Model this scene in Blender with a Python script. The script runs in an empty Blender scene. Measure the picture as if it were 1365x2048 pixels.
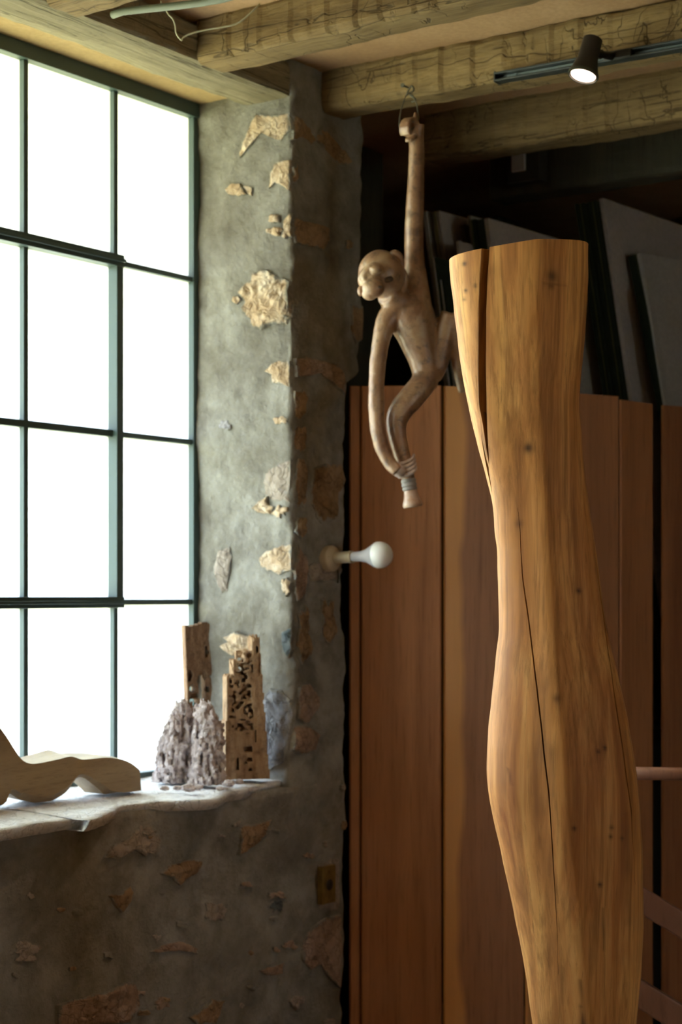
import bpy, bmesh, math, random
import numpy as np
from mathutils import Vector, Matrix, noise

# ------------------------------------------------------------------ camera, world, exposure
TH = math.radians(35.2)
F, CX, CY, EYE = 3500.0, 682.5, 1190.0, 1.5
V = Vector((math.cos(TH), math.sin(TH), 0)); R = Vector((math.sin(TH), -math.cos(TH), 0)); UP = Vector((0, 0, 1))
scene = bpy.context.scene
cd = bpy.data.cameras.new('camera'); cam = bpy.data.objects.new('camera', cd)
scene.collection.objects.link(cam); scene.camera = cam
cam.location = (0, 0, EYE); cam.rotation_euler = (math.pi / 2, 0, TH - math.pi / 2)
cd.sensor_fit = 'VERTICAL'; cd.sensor_height = 36.0; cd.sensor_width = 24.0
cd.lens = F / 2048 * 36; cd.shift_y = (CY - 1024) / 2048
cd.clip_start = 0.05; cd.clip_end = 200
cd.dof.use_dof = True; cd.dof.focus_distance = 2.62; cd.dof.aperture_fstop = 7.0

vs = scene.view_settings
vs.view_transform = 'Standard'; vs.look = 'None'; vs.gamma = 1.0; vs.use_curve_mapping = False
vs.exposure = 0.22

world = bpy.data.worlds.new('world'); scene.world = world; world.use_nodes = True
wn = world.node_tree.nodes; wl = world.node_tree.links
bg = wn['Background']
tc = wn.new('ShaderNodeTexCoord'); sx = wn.new('ShaderNodeSeparateXYZ'); rp = wn.new('ShaderNodeValToRGB')
mp = wn.new('ShaderNodeMath'); mp.operation = 'MULTIPLY_ADD'; mp.inputs[1].default_value = .5; mp.inputs[2].default_value = .5
wl.new(tc.outputs['Generated'], sx.inputs[0]); wl.new(sx.outputs['Z'], mp.inputs[0]); wl.new(mp.outputs[0], rp.inputs[0])
cr = rp.color_ramp                                   # sunlit meadow below the horizon, hazy bright sky above it
cr.elements[0].position = .40; cr.elements[0].color = (.60, .61, .29, 1)
cr.elements[1].position = .62; cr.elements[1].color = (.52, .70, 1.0, 1)
e = cr.elements.new(.50); e.color = (.93, .94, .96, 1)
wl.new(rp.outputs[0], bg.inputs['Color']); bg.inputs['Strength'].default_value = 16.0

C = scene.collection


def portal(name, loc, rot, sx_, sy_):
    l = bpy.data.lights.new(name, 'AREA'); l.shape = 'RECTANGLE'; l.size = sx_; l.size_y = sy_
    l.cycles.is_portal = True
    o = bpy.data.objects.new(name, l); C.objects.link(o); o.location = loc; o.rotation_euler = rot
    return o


portal('daylight_portal', (1.75, 2.80, 1.85), (-math.pi / 2, 0, 0), 2.9, 1.6)
portal('daylight_portal', (2.0, -2.55, 1.65), (math.pi / 2, 0, 0), .8, .55)  # portal of the added fill window


# ------------------------------------------------------------------ helpers
def P(x, y, D):
    u = (x - CX) / F
    return V * D + R * (u * D) + UP * (EYE + (CY - y) / F * D)


def DY(x, Y): u = (x - CX) / F; return Y / (V.y + u * R.y)
def DX(x, X): u = (x - CX) / F; return X / (V.x + u * R.x)
def PY(x, y, Y): return P(x, y, DY(x, Y))
def PX(x, y, X): return P(x, y, DX(x, X))


def link(o, parent=None):
    C.objects.link(o)
    if parent is not None: o.parent = parent
    return o


def tag(o, label=None, cat=None, group=None, kind=None):
    if label: o['label'] = label
    if cat: o['category'] = cat
    if group: o['group'] = group
    if kind: o['kind'] = kind
    return o


ORIG = {}


def empty(name, loc, rz=0.0, parent=None):
    o = bpy.data.objects.new(name, None); o.empty_display_size = .05
    o.location = loc; o.rotation_euler = (0, 0, rz); link(o, parent)
    ORIG[o.name] = Vector(loc)
    return o


def mesh_obj(name, verts, faces, mat, parent=None, smooth=False, origin=None, attr=None):
    """verts in world coordinates; the object's origin is its parent's, `origin`, or the centre of its base"""
    vs_ = [Vector(v) for v in verts]
    if parent is not None: o0 = ORIG.get(parent.name, Vector((0, 0, 0)))
    elif origin is not None: o0 = Vector(origin)
    else: o0 = Vector((0, 0, 0))
    me = bpy.data.meshes.new(name)
    me.from_pydata([v - o0 for v in vs_], [], faces); me.update()
    if smooth:
        me.polygons.foreach_set('use_smooth', [True] * len(me.polygons))
    me.materials.append(mat)
    if attr:
        for an, vals in attr.items():
            a = me.attributes.new(an, 'FLOAT', 'POINT'); a.data.foreach_set('value', list(vals))
    o = bpy.data.objects.new(name, me); link(o, parent)
    if parent is None: o.location = o0
    ORIG[o.name] = o0
    return o


def recalc(o):
    bm = bmesh.new(); bm.from_mesh(o.data); bmesh.ops.recalc_face_normals(bm, faces=bm.faces)
    bm.to_mesh(o.data); bm.free(); o.data.update()
    return o


def bevel(o, w=.002, seg=2):
    m = o.modifiers.new('bevel', 'BEVEL'); m.width = w; m.segments = seg; m.limit_method = 'ANGLE'
    return o


BOXF = [(0, 3, 2, 1), (4, 5, 6, 7), (0, 1, 5, 4), (1, 2, 6, 5), (2, 3, 7, 6), (3, 0, 4, 7)]


def box_v(x0, x1, y0, y1, z0, z1):
    return [(x0, y0, z0), (x1, y0, z0), (x1, y1, z0), (x0, y1, z0), (x0, y0, z1), (x1, y0, z1), (x1, y1, z1), (x0, y1, z1)]


def box(name, x0, x1, y0, y1, z0, z1, mat, parent=None, bev=0, origin=None):
    o = mesh_obj(name, box_v(x0, x1, y0, y1, z0, z1), BOXF, mat, parent, origin=origin)
    if bev: bevel(o, bev)
    return o


def tube_geo(pts, rad, n=12, cap=True, close=False, flat=1.0, flat_dir=None):
    pts = [Vector(p) for p in pts]
    if not hasattr(rad, '__len__'): rad = [rad] * len(pts)
    vs_, fs = [], []
    prev = None
    for i, p in enumerate(pts):
        t = (pts[min(i + 1, len(pts) - 1)] - pts[max(i - 1, 0)])
        if t.length < 1e-9: t = UP.copy()
        t.normalize()
        if prev is None:
            a = UP if abs(t.z) < .9 else Vector((1, 0, 0))
            n1 = t.cross(a).normalized()
        else:
            n1 = (prev - t * prev.dot(t)).normalized()
        prev = n1; n2 = t.cross(n1)
        for k in range(n):
            an = 2 * math.pi * k / n
            d = n1 * math.cos(an) + n2 * math.sin(an)
            if flat_dir is not None: d = d - flat_dir * d.dot(flat_dir) * (1 - flat)
            vs_.append(p + d * rad[i])
    for i in range(len(pts) - 1):
        for k in range(n):
            fs.append((i * n + k, i * n + (k + 1) % n, (i + 1) * n + (k + 1) % n, (i + 1) * n + k))
    if cap:
        fs.append(tuple(reversed(range(n)))); fs.append(tuple((len(pts) - 1) * n + k for k in range(n)))
    return vs_, fs


def tube(name, pts, rad, mat, parent=None, n=12, smooth=True, origin=None):
    v, f = tube_geo(pts, rad, n)
    return recalc(mesh_obj(name, v, f, mat, parent, smooth, origin))


def catmull(pts, m=8):
    """smooth curve through (x, y, ..) tuples"""
    a = np.array(pts, float); out = []
    for i in range(len(a) - 1):
        p0, p1, p2, p3 = a[max(i - 1, 0)], a[i], a[i + 1], a[min(i + 2, len(a) - 1)]
        for k in range(m):
            t = k / m
            out.append(.5 * ((2 * p1) + (-p0 + p2) * t + (2 * p0 - 5 * p1 + 4 * p2 - p3) * t * t + (-p0 + 3 * p1 - 3 * p2 + p3) * t ** 3))
    out.append(a[-1])
    return np.array(out)


def lathe(name, p0, axis, prof, mat, parent=None, n=32, smooth=True):
    """prof: list of (distance along axis, radius)"""
    axis = Vector(axis).normalized(); p0 = Vector(p0)
    a = UP if abs(axis.z) < .9 else Vector((1, 0, 0))
    n1 = axis.cross(a).normalized(); n2 = axis.cross(n1)
    vs_, fs = [], []
    for d, r in prof:
        for k in range(n):
            an = 2 * math.pi * k / n
            vs_.append(p0 + axis * d + (n1 * math.cos(an) + n2 * math.sin(an)) * max(r, 1e-5))
    for i in range(len(prof) - 1):
        for k in range(n):
            fs.append((i * n + k, i * n + (k + 1) % n, (i + 1) * n + (k + 1) % n, (i + 1) * n + k))
    fs.append(tuple(reversed(range(n)))); fs.append(tuple((len(prof) - 1) * n + k for k in range(n)))
    o = recalc(mesh_obj(name, vs_, fs, mat, parent, smooth))
    m = o.modifiers.new('edges', 'EDGE_SPLIT'); m.split_angle = math.radians(40)
    return o


def N3(p, s): return noise.noise(Vector(p) * s)


# ------------------------------------------------------------------ materials
class Mat:
    def __init__(s, name, rough=.7, spec=.3):
        s.m = bpy.data.materials.new(name); s.m.use_nodes = True
        s.t = s.m.node_tree; s.b = s.t.nodes['Principled BSDF']
        s.b.inputs['Roughness'].default_value = rough
        s.b.inputs['Specular IOR Level'].default_value = spec
        s.co = s.n('ShaderNodeTexCoord').outputs['Object']

    def n(s, k, **kw):
        x = s.t.nodes.new(k)
        for a, b in kw.items(): setattr(x, a, b)
        return x

    def l(s, a, b): s.t.links.new(a, b)

    def set(s, sock, v):
        if hasattr(v, 'is_linked') or isinstance(v, bpy.types.NodeSocket): s.l(v, sock)
        else: sock.default_value = v

    def mapping(s, scale=(1, 1, 1), rot=(0, 0, 0), vec=None):
        x = s.n('ShaderNodeMapping'); x.inputs['Scale'].default_value = scale; x.inputs['Rotation'].default_value = rot
        s.l(vec or s.co, x.inputs['Vector']); return x.outputs[0]

    def noise(s, scale, detail=6, rough=.6, vec=None, dist=0.0):
        x = s.n('ShaderNodeTexNoise'); x.inputs['Scale'].default_value = scale; x.inputs['Detail'].default_value = detail
        x.inputs['Roughness'].default_value = rough; x.inputs['Distortion'].default_value = dist
        s.l(vec or s.co, x.inputs['Vector']); return x.outputs['Fac']

    def ramp(s, fac, stops):
        x = s.n('ShaderNodeValToRGB'); r = x.color_ramp
        while len(r.elements) < len(stops): r.elements.new(.5)
        for el, (p, c) in zip(r.elements, stops):
            el.position = p; el.color = (c[0], c[1], c[2], 1) if hasattr(c, '__len__') else (c, c, c, 1)
        s.l(fac, x.inputs[0]); return x.outputs[0]

    def mix(s, fac, a, b, mode='MIX'):
        x = s.n('ShaderNodeMix', data_type='RGBA', blend_type=mode)
        s.set(x.inputs[0], fac)
        for sk, v in ((x.inputs[6], a), (x.inputs[7], b)):
            if isinstance(v, tuple): sk.default_value = (*v[:3], 1)
            else: s.l(v, sk)
        return x.outputs[2]

    def math(s, op, a, b=0.0, c=0.0):
        x = s.n('ShaderNodeMath', operation=op)
        for i, v in enumerate((a, b, c)): s.set(x.inputs[i], v)
        return x.outputs[0]

    def attr(s, name):
        x = s.n('ShaderNodeAttribute'); x.attribute_name = name; return x.outputs['Fac']

    def objrand(s): return s.n('ShaderNodeObjectInfo').outputs['Random']

    def bump(s, h, strength=.3, dist=.004):
        x = s.n('ShaderNodeBump'); x.inputs['Strength'].default_value = strength; x.inputs['Distance'].default_value = dist
        s.l(h, x.inputs['Height']); s.l(x.outputs[0], s.b.inputs['Normal'])

    def col(s, c):
        if isinstance(c, tuple): s.b.inputs['Base Color'].default_value = (*c[:3], 1)
        else: s.l(c, s.b.inputs['Base Color'])
        return s


def plain(name, c, rough=.6, spec=.3, metal=0.0):
    m = Mat(name, rough, spec); m.col(c); m.b.inputs['Metallic'].default_value = metal
    return m.m


def wood_mat(name, dark, mid, light, scale=(30, 30, 1.6), rough=.6, bump=.25, spec=.3, streak=.55, sap=None, crack=None):
    m = Mat(name, rough, spec)
    rnd = m.n('ShaderNodeVectorMath', operation='ADD'); cx_ = m.n('ShaderNodeCombineXYZ')
    r10 = m.math('MULTIPLY', m.objrand(), 17.0); m.l(r10, cx_.inputs[0]); m.l(r10, cx_.inputs[2])
    m.l(m.co, rnd.inputs[0]); m.l(cx_.outputs[0], rnd.inputs[1])
    co = rnd.outputs[0]
    v = m.mapping(scale, vec=co)
    g = m.noise(1.0, 7, .62, v, .6)
    big = m.noise(1.0, 3, .5, m.mapping(tuple(x * .16 for x in scale), vec=co), .4)
    c1 = m.ramp(g, [(.28, dark), (.5, mid), (.74, light)])
    c2 = m.ramp(big, [(.3, dark), (.62, light)])
    c = m.mix(streak, c1, c2)
    fine = m.noise(1.0, 4, .7, m.mapping(tuple(x * 5 for x in scale), vec=co))
    c = m.mix(m.ramp(fine, [(.34, .35), (.48, 0.0)]), c, tuple(x * .55 for x in dark))
    if sap:                                            # sapwood band along the plank's edge at local x = 0, its border wavy
        xs = m.n('ShaderNodeSeparateXYZ'); m.l(m.co, xs.inputs[0])
        w = m.noise(1.0, 3, .5, m.mapping((.1, .1, 2.2), vec=co))
        edge = m.math('MULTIPLY_ADD', w, .10, sap - .05)
        f = m.math('SUBTRACT', edge, xs.outputs['X'])
        f = m.ramp(m.math('MULTIPLY_ADD', f, 60, .5), [(.0, 0.0), (1.0, 1.0)])
        c = m.mix(f, c, m.mix(.7, c1, (.80, .40, .13)))
    hgt = m.math('ADD', g, fine)
    if crack:                                          # long drying checks along the grain, short axe cuts across it
        n1 = m.noise(1.0, 3, .5, m.mapping(tuple(x * .55 if x > 10 else x * .35 for x in scale), vec=co), .3)
        k1 = m.ramp(m.math('ABSOLUTE', m.math('SUBTRACT', n1, .5)), [(.003, .6), (.009, 0.0)])
        n2 = m.noise(1.0, 3, .5, m.mapping(tuple(x * .22 if x > 10 else x * 6 for x in scale), vec=co), .2)
        k2 = m.ramp(m.math('ABSOLUTE', m.math('SUBTRACT', n2, .5)), [(.003, .7), (.009, 0.0)])
        k2 = m.math('MULTIPLY', k2, m.ramp(m.noise(7, 2), [(.45, 0.0), (.6, crack)]))
        kk = m.math('MAXIMUM', k1, k2)
        c = m.mix(kk, c, tuple(x * .3 for x in dark)); hgt = m.math('SUBTRACT', hgt, m.math('MULTIPLY', kk, 1.2))
    m.col(c); m.bump(hgt, bump, .003)
    return m.m


def mortar_col(m):
    a = m.noise(3.2, 8, .65, dist=.4); b = m.noise(14, 8, .7); c = m.noise(70, 5, .7)
    col = m.ramp(a, [(.30, (.14, .127, .108)), (.47, (.25, .237, .212)), (.63, (.34, .327, .305)), (.8, (.36, .30, .24))])
    col = m.mix(m.ramp(b, [(.35, .55), (.6, 0.0)]), col, (.115, .098, .072))
    col = m.mix(m.ramp(c, [(.62, 0.0), (.8, .5)]), col, (.42, .39, .33))
    return col, m.math('ADD', b, m.math('MULTIPLY', c, .6))


def mortar_mat():
    m = Mat('rubble_mortar', .92, .1)
    col, h = mortar_col(m)
    m.col(col); m.bump(h, 1.0, .008)
    return m.m


def stone_mat(name, stops):
    m = Mat(name, .85, .15)
    rnd = m.n('ShaderNodeVectorMath', operation='ADD'); cx_ = m.n('ShaderNodeCombineXYZ')
    r10 = m.math('MULTIPLY', m.objrand(), 9.0); m.l(r10, cx_.inputs[0]); m.l(r10, cx_.inputs[1])
    m.l(m.co, rnd.inputs[0]); m.l(cx_.outputs[0], rnd.inputs[1])
    a = m.noise(13, 8, .65, rnd.outputs[0], .5); b = m.noise(60, 6, .7, rnd.outputs[0])
    c = m.ramp(a, stops)
    c = m.mix(m.ramp(b, [(.3, .5), (.5, 0.0)]), c, tuple(x * .45 for x in stops[0][1]))
    vo = m.n('ShaderNodeTexVoronoi', feature='DISTANCE_TO_EDGE'); vo.inputs['Scale'].default_value = 17
    wv_ = m.n('ShaderNodeVectorMath', operation='MULTIPLY_ADD'); wv_.inputs[1].default_value = (.16, .16, .16)
    nn_ = m.n('ShaderNodeTexNoise'); nn_.inputs['Scale'].default_value = 22; m.l(rnd.outputs[0], nn_.inputs['Vector'])
    m.l(nn_.outputs['Color'], wv_.inputs[0]); m.l(rnd.outputs[0], wv_.inputs[2]); m.l(wv_.outputs[0], vo.inputs['Vector'])
    c = m.mix(m.ramp(vo.outputs['Distance'], [(.0, .45), (.05, 0.0)]), c, tuple(x * .5 for x in stops[0][1]))
    mc, mh = mortar_col(m)                               # mortar smeared over the stone's edges
    e_ = m.math('ADD', m.attr('rim'), m.math('MULTIPLY_ADD', m.noise(38, 5, .7), 1.1, -.55))
    c = m.mix(m.ramp(e_, [(.55, 0.0), (.72, 1.0)]), c, mc)
    m.col(c); m.bump(m.math('ADD', m.math('ADD', a, b), m.math('MINIMUM', m.math('MULTIPLY', vo.outputs['Distance'], 4.0), .3)), .9, .007)
    return m.m


M_MORTAR = mortar_mat()
M_STONE = stone_mat('pale_sandstone', [(.3, (.36, .235, .135)), (.5, (.52, .39, .27)), (.7, (.66, .57, .47))])
M_STONE_BROWN = stone_mat('brown_sandstone', [(.3, (.20, .125, .075)), (.5, (.30, .195, .115)), (.7, (.40, .28, .175))])
M_STONE_BLUE = stone_mat('blue_grey_stone', [(.3, (.20, .20, .22)), (.5, (.33, .32, .35)), (.7, (.45, .42, .42))])
M_STONE_DARK = stone_mat('dark_slate', [(.3, (.04, .05, .055)), (.5, (.10, .12, .13)), (.7, (.22, .24, .25))])
M_STONE_PINK = stone_mat('pinkish_stone', [(.3, (.26, .17, .12)), (.5, (.36, .25, .19)), (.7, (.46, .35, .29))])
M_PATCH = stone_mat('smooth_plaster', [(.3, (.30, .25, .21)), (.5, (.36, .30, .26)), (.7, (.42, .36, .31))])
M_SILL = stone_mat('pale_sill_stone', [(.3, (.66, .65, .67)), (.5, (.76, .75, .77)), (.7, (.82, .81, .83))])
M_BEAM = wood_mat('weathered_beam', (.075, .058, .034), (.20, .162, .098), (.35, .30, .20), (3.0, 40, 40), .85, .9, .15, crack=.3)
M_JOIST = wood_mat('hewn_joist', (.055, .032, .014), (.16, .10, .042), (.29, .20, .092), (40, 3.0, 40), .8, .9, .2, crack=1.0)
M_CEIL = None
M_CYPRESS = wood_mat('cypress_log', (.36, .165, .055), (.56, .30, .10), (.70, .43, .17), (26, 26, 1.7), .42, .12, .4, .4)
M_PLANK = wood_mat('red_plank', (.20, .075, .034), (.40, .165, .074), (.54, .25, .115), (26, 26, 1.3), .45, .12, .4)
M_PLANK_SAP = wood_mat('red_plank_sapwood', (.19, .075, .036), (.37, .16, .074), (.50, .235, .11), (26, 26, 1.3), .45, .12, .4, sap=.045)
M_DARKWOOD = wood_mat('dark_storage_wood', (.024, .022, .014), (.045, .042, .028), (.075, .066, .044), (30, 30, 2), .8, .2)
M_STEEL = plain('blue_green_steel', (.045, .075, .075), .45, .4)
M_BLACK = plain('black_lamp_metal', (.014, .011, .010), .4, .4)
M_TRACK = plain('dark_track_metal', (.03, .036, .036), .35, .5)
M_SHINE = plain('pale_track_lip', (.20, .25, .26), .3, .5)


def plaster(name, a, b):
    m = Mat(name, .9, .1); n = m.noise(5, 6, .6); n2 = m.noise(90, 4, .6)
    m.col(m.mix(m.ramp(n2, [(.4, .25), (.6, 0.0)]), m.ramp(n, [(.35, a), (.65, b)]), tuple(x * .6 for x in a)))
    m.bump(n2, .2, .003)
    return m.m


M_CEIL = plaster('tan_ceiling_board', (.36, .215, .115), (.44, .28, .155))
M_SOFFIT = plaster('tan_soffit', (.38, .26, .13), (.46, .33, .18))
M_WALLDARK = plaster('warm_room_wall', (.58, .37, .20), (.66, .44, .25))
M_FLOOR = wood_mat('floor_boards', (.18, .09, .045), (.30, .165, .085), (.38, .22, .12), (3, 24, 24), .6, .2)


def glass_mat():
    m = Mat('frosted_glass', .5, .2); t = m.t
    tr = m.n('ShaderNodeBsdfTransparent'); tr.inputs[0].default_value = (.96, .98, .96, 1)
    tl = m.n('ShaderNodeBsdfTranslucent'); tl.inputs[0].default_value = (.95, .97, .95, 1)
    mx = m.n('ShaderNodeMixShader'); mx.inputs[0].default_value = .45
    gl = m.n('ShaderNodeBsdfGlossy'); gl.inputs['Roughness'].default_value = .3
    mg = m.n('ShaderNodeMixShader'); mg.inputs[0].default_value = .04
    nz = m.noise(160, 3, .6, m.mapping((1, 1, .25)))
    bp = m.n('ShaderNodeBump'); bp.inputs['Strength'].default_value = .4; bp.inputs['Distance'].default_value = .002
    m.l(nz, bp.inputs['Height']); m.l(bp.outputs[0], tl.inputs['Normal']); m.l(bp.outputs[0], gl.inputs['Normal'])
    m.l(tr.outputs[0], mx.inputs[1]); m.l(tl.outputs[0], mx.inputs[2])
    m.l(mx.outputs[0], mg.inputs[1]); m.l(gl.outputs[0], mg.inputs[2])
    m.l(mg.outputs[0], t.nodes['Material Output'].inputs['Surface'])
    return m.m


M_GLASS = glass_mat()

# ------------------------------------------------------------------ room shell
XJ, YF, YW = 3.112, 2.33, 2.611            # jamb plane, inner wall face, window plane
ZS, ZSOF, ZB, ZC = EYE - .415, EYE + 1.132, EYE + 1.10, EYE + 1.19
XWL = 0.391                                 # window's other end


def wdisp(p):
    return .009 * N3(p, 4.3) + .006 * N3(p, 11) + .0045 * N3(p, 29) + .0022 * N3(p, 63)


def xend(z):
    w = .007 * N3((0, 3.1, z), 7) + .004 * N3((0, 1.7, z), 19) + .002 * N3((0, .7, z), 50)
    t = min(max((z - 1.99) / .03, 0), 1)
    return 3.322 + w + .068 * t


wv, wf = [], []


def grid(rows):
    """rows: list of equal-length point lists"""
    b = len(wv); n = len(rows[0])
    for r in rows: wv.extend(r)
    for i in range(len(rows) - 1):
        for k in range(n - 1):
            a = b + i * n + k
            wf.append((a, a + 1, a + n + 1, a + n))


# pillar: jamb, rounded arris, inner face, end return
rows = []
z = ZS - .06
while z < ZC + .02:
    path = []
    for k in range(34): path.append((Vector((XJ, 2.70 - (2.70 - YF - .012) * k / 33, z)), Vector((-1, 0, 0))))
    for k in range(1, 5):
        an = math.pi / 2 * k / 5
        path.append((Vector((XJ + .012 - .012 * math.cos(an), YF + .012 - .012 * math.sin(an), z)), Vector((-math.cos(an), -math.sin(an), 0))))
    xe = xend(z)
    for k in range(24): path.append((Vector((XJ + .012 + (xe - .012 - XJ - .012) * k / 23, YF, z)), Vector((0, -1, 0))))
    for k in range(1, 5):
        an = math.pi / 2 * k / 5
        path.append((Vector((xe - .012 + .012 * math.sin(an), YF + .012 - .012 * math.cos(an), z)), Vector((math.sin(an), -math.cos(an), 0))))
    for k in range(12): path.append((Vector((xe, YF + .012 + .45 * k / 11, z)), Vector((1, 0, 0))))
    rows.append([p + n * (wdisp(p) * (1.5 if abs(p.x - XJ) < .02 and p.y < 2.36 else 1)) for p, n in path])
    z += .011
grid(rows)
# wall under the window with its end return
rows = []
zz = [ZS - .012 - i * .0155 for i in range(int((ZS) / .0155))] + [0]
for z in zz:
    xe = xend(z); path = []
    xs_ = [-1.6, 0, 1.0, 1.5, 1.9] + [2.0 + (xe - .012 - 2.0) * k / 88 for k in range(89)]
    for x in xs_: path.append((Vector((x, YF, z)), Vector((0, -1, 0))))
    for k in range(1, 5):
        an = math.pi / 2 * k / 5
        path.append((Vector((xe - .012 + .012 * math.sin(an), YF + .012 - .012 * math.cos(an), z)), Vector((math.sin(an), -math.cos(an), 0))))
    for k in range(10): path.append((Vector((xe, YF + .012 + .45 * k / 9, z)), Vector((1, 0, 0))))
    rows.append([p + n * wdisp(p) for p, n in path])
top = [Vector((p.x, 2.78, p.z)) for p in rows[0]]
grid([top] + rows)
b = len(wv)                                # solid cores behind the plaster skin
for bx in ((-1.6, XWL, YF + .02, 2.78, ZS - .02, ZC + .03), (XJ + .03, 3.29, YF + .03, 2.78, 0, ZC + .03),
           (-1.6, XJ + .05, 2.655, 2.78, ZSOF - .005, ZC + .03), (-1.6, XJ + .05, YF + .05, 2.78, 0, ZS - .05)):
    b = len(wv); wv.extend(box_v(*bx)); wf.extend([tuple(b + i for i in f) for f in BOXF])
wall_left = mesh_obj('wall_left', wv, wf, M_MORTAR, smooth=True)
tag(wall_left, 'rough rubble stone wall with mortar around the window', kind='structure')

box('floor', -1.7, 5.7, -2.5, 3.6, -.05, 0, M_FLOOR)['kind'] = 'structure'
box('ceiling', -1.7, 5.7, -2.5, 3.6, ZC, ZC + .06, M_CEIL)['kind'] = 'structure'
box('wall_front', -1.7, -1.6, -2.4, 2.8, 0, ZC, M_WALLDARK)['kind'] = 'structure'
box('wall_back', 5.6, 5.7, -2.4, 3.5, 0, ZC, M_DARKWOOD)['kind'] = 'structure'
box('wall_storage', 3.2, 5.6, 3.4, 3.5, 0, ZC, M_DARKWOOD)['kind'] = 'structure'
box('wall_storage_end', 3.2, 3.3, 2.79, 3.4, 0, ZC, M_DARKWOOD)['kind'] = 'structure'
# wall across the room, with an unseen window added for fill light
fv, ff = [], []
for bx in ((-1.7, 1.6, -2.5, -2.4, 0, ZC), (2.4, 5.7, -2.5, -2.4, 0, ZC), (1.6, 2.4, -2.5, -2.4, 0, 1.4), (1.6, 2.4, -2.5, -2.4, 1.95, ZC)):
    b = len(fv); fv += box_v(*bx); ff += [tuple(b + i for i in f) for f in BOXF]
mesh_obj('wall_right', fv, ff, M_WALLDARK)['kind'] = 'structure'
w2 = empty('added_fill_window', (2.0, -2.45, 1.40)); w2['kind'] = 'structure'
for i in range(3):
    xx = 1.6 + .4 * i
    box('mullion', xx - .015, xx + .015, -2.47, -2.43, 1.40, 1.95, M_STEEL, w2)
for i in range(3):
    zz_ = 1.40 + .275 * i
    box('transom', 1.6, 2.4, -2.468, -2.432, zz_ - .012, zz_ + .012, M_STEEL, w2)
for i in range(2):
    for k in range(2):
        box('pane', 1.615 + .4 * i, 1.985 + .4 * i, -2.452, -2.448, 1.412 + .275 * k, 1.663 + .275 * k, M_GLASS, w2)

# soffit between the lintel beam and the window
sf = box('soffit', XWL - .2, XJ + .03, 2.46, 2.70, ZSOF, ZSOF + .03, M_SOFFIT, wall_left)


# exposed stones, each its own piece of the wall
random.seed(5)


def blob(x0, y0, x1, y1, n=16, jag=.22, skew=0.0):
    out = []
    cx_, cy_ = (x0 + x1) / 2, (y0 + y1) / 2
    ph = random.random() * 99
    for k in range(n):
        a = 2 * math.pi * k / n
        r = 1 - jag + 2 * jag * noise.noise(Vector((math.cos(a) * 1.6 + ph, math.sin(a) * 1.6, 0))) + random.uniform(-jag, jag) * .35
        c, s_ = math.cos(a), math.sin(a)
        q = (abs(c) ** 4 + abs(s_) ** 4) ** -.25
        px, py = c * q * r * (x1 - x0) / 2, s_ * q * r * (y1 - y0) / 2
        out.append((cx_ + px + skew * py, cy_ + py))
    return out


def stone(plane, poly, h=.012, mat=None, rough=.006, name='stone'):
    proj = (lambda x, y: PX(x, y, XJ)) if plane == 'J' else (lambda x, y: PY(x, y, YF))
    nrm = Vector((-1, 0, 0)) if plane == 'J' else Vector((0, -1, 0))
    pts = []
    m = 3
    for i in range(len(poly)):                        # subdivide the outline and roughen it
        a, b_ = poly[i], poly[(i + 1) % len(poly)]
        for k in range(m):
            t = k / m; x, y = a[0] + (b_[0] - a[0]) * t, a[1] + (b_[1] - a[1]) * t
            pts.append(proj(x, y))
    c = sum(pts, Vector()) / len(pts)
    sd = random.random() * 50
    n = len(pts); vs_, fs = [], []
    tang = Vector((0, 0, 1)).cross(nrm)
    for p in pts:
        j = Vector((0, 0, 1)) * N3(p + Vector((sd, 0, 0)), 90) * .004 + tang * N3(p + Vector((0, sd, 0)), 90) * .004
        p += j
    rings = (1.0, .95, .89, .81, .72, .62, .52, .41, .3, .19, .09)
    for r in rings:
        for p in pts:
            q = c + (p - c) * r
            hh = -.005 if r == 1.0 else .7 * h * (1 - (r ** 5) * .6) + rough * (.9 * N3(q + Vector((sd, sd, 0)), 17) + .8 * abs(N3(q + Vector((sd, 0, sd)), 38)) + .3 * N3(q + Vector((sd, 0, 0)), 80))
            vs_.append(q + nrm * (wdisp(q) + hh))
    vs_.append(c + nrm * (wdisp(c) + h))
    rim = [r for r in rings for _ in pts] + [0.0]
    for i in range(len(rings) - 1):
        for k in range(n):
            fs.append((i * n + k, i * n + (k + 1) % n, (i + 1) * n + (k + 1) % n, (i + 1) * n + k))
    for k in range(n): fs.append(((len(rings) - 1) * n + k, (len(rings) - 1) * n + (k + 1) % n, len(vs_) - 1))
    o = mesh_obj(name, vs_, fs, mat or M_STONE, wall_left, attr={'rim': [max(0, (r - .3) / .7) ** 1.5 * .8 for r in rim]})
    return o


# on the jamb
stone('J', [(583, 222), (583, 258), (562, 282), (548, 270), (522, 262), (505, 290), (478, 318), (474, 310), (488, 275), (500, 245), (515, 226), (545, 234)], .006, rough=.010)
stone('J', [(550, 322), (578, 318), (580, 352), (578, 382), (562, 372), (545, 362), (536, 378), (540, 345)], .005)
stone('J', [(447, 380), (462, 368), (478, 366), (486, 376), (494, 388), (478, 392), (456, 390)], .008)
stone('J', [(484, 368), (504, 374), (504, 392), (494, 386)], .004)
stone('J', blob(538, 428, 566, 450), .012)
stone('J', blob(535, 452, 570, 474), .012)
stone('J', blob(566, 422, 586, 482), .012)
stone('J', [(512, 545), (530, 536), (548, 545), (566, 555), (582, 560), (582, 630), (572, 648), (540, 652), (522, 662), (505, 655), (500, 640), (488, 628), (486, 600), (476, 585), (490, 568), (502, 562)], .020, rough=.016)
stone('J', blob(466, 590, 484, 612), .008)
stone('J', [(524, 742), (540, 726), (560, 722), (583, 720), (583, 775), (565, 770), (545, 768), (548, 750)], .010, rough=.010)
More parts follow.
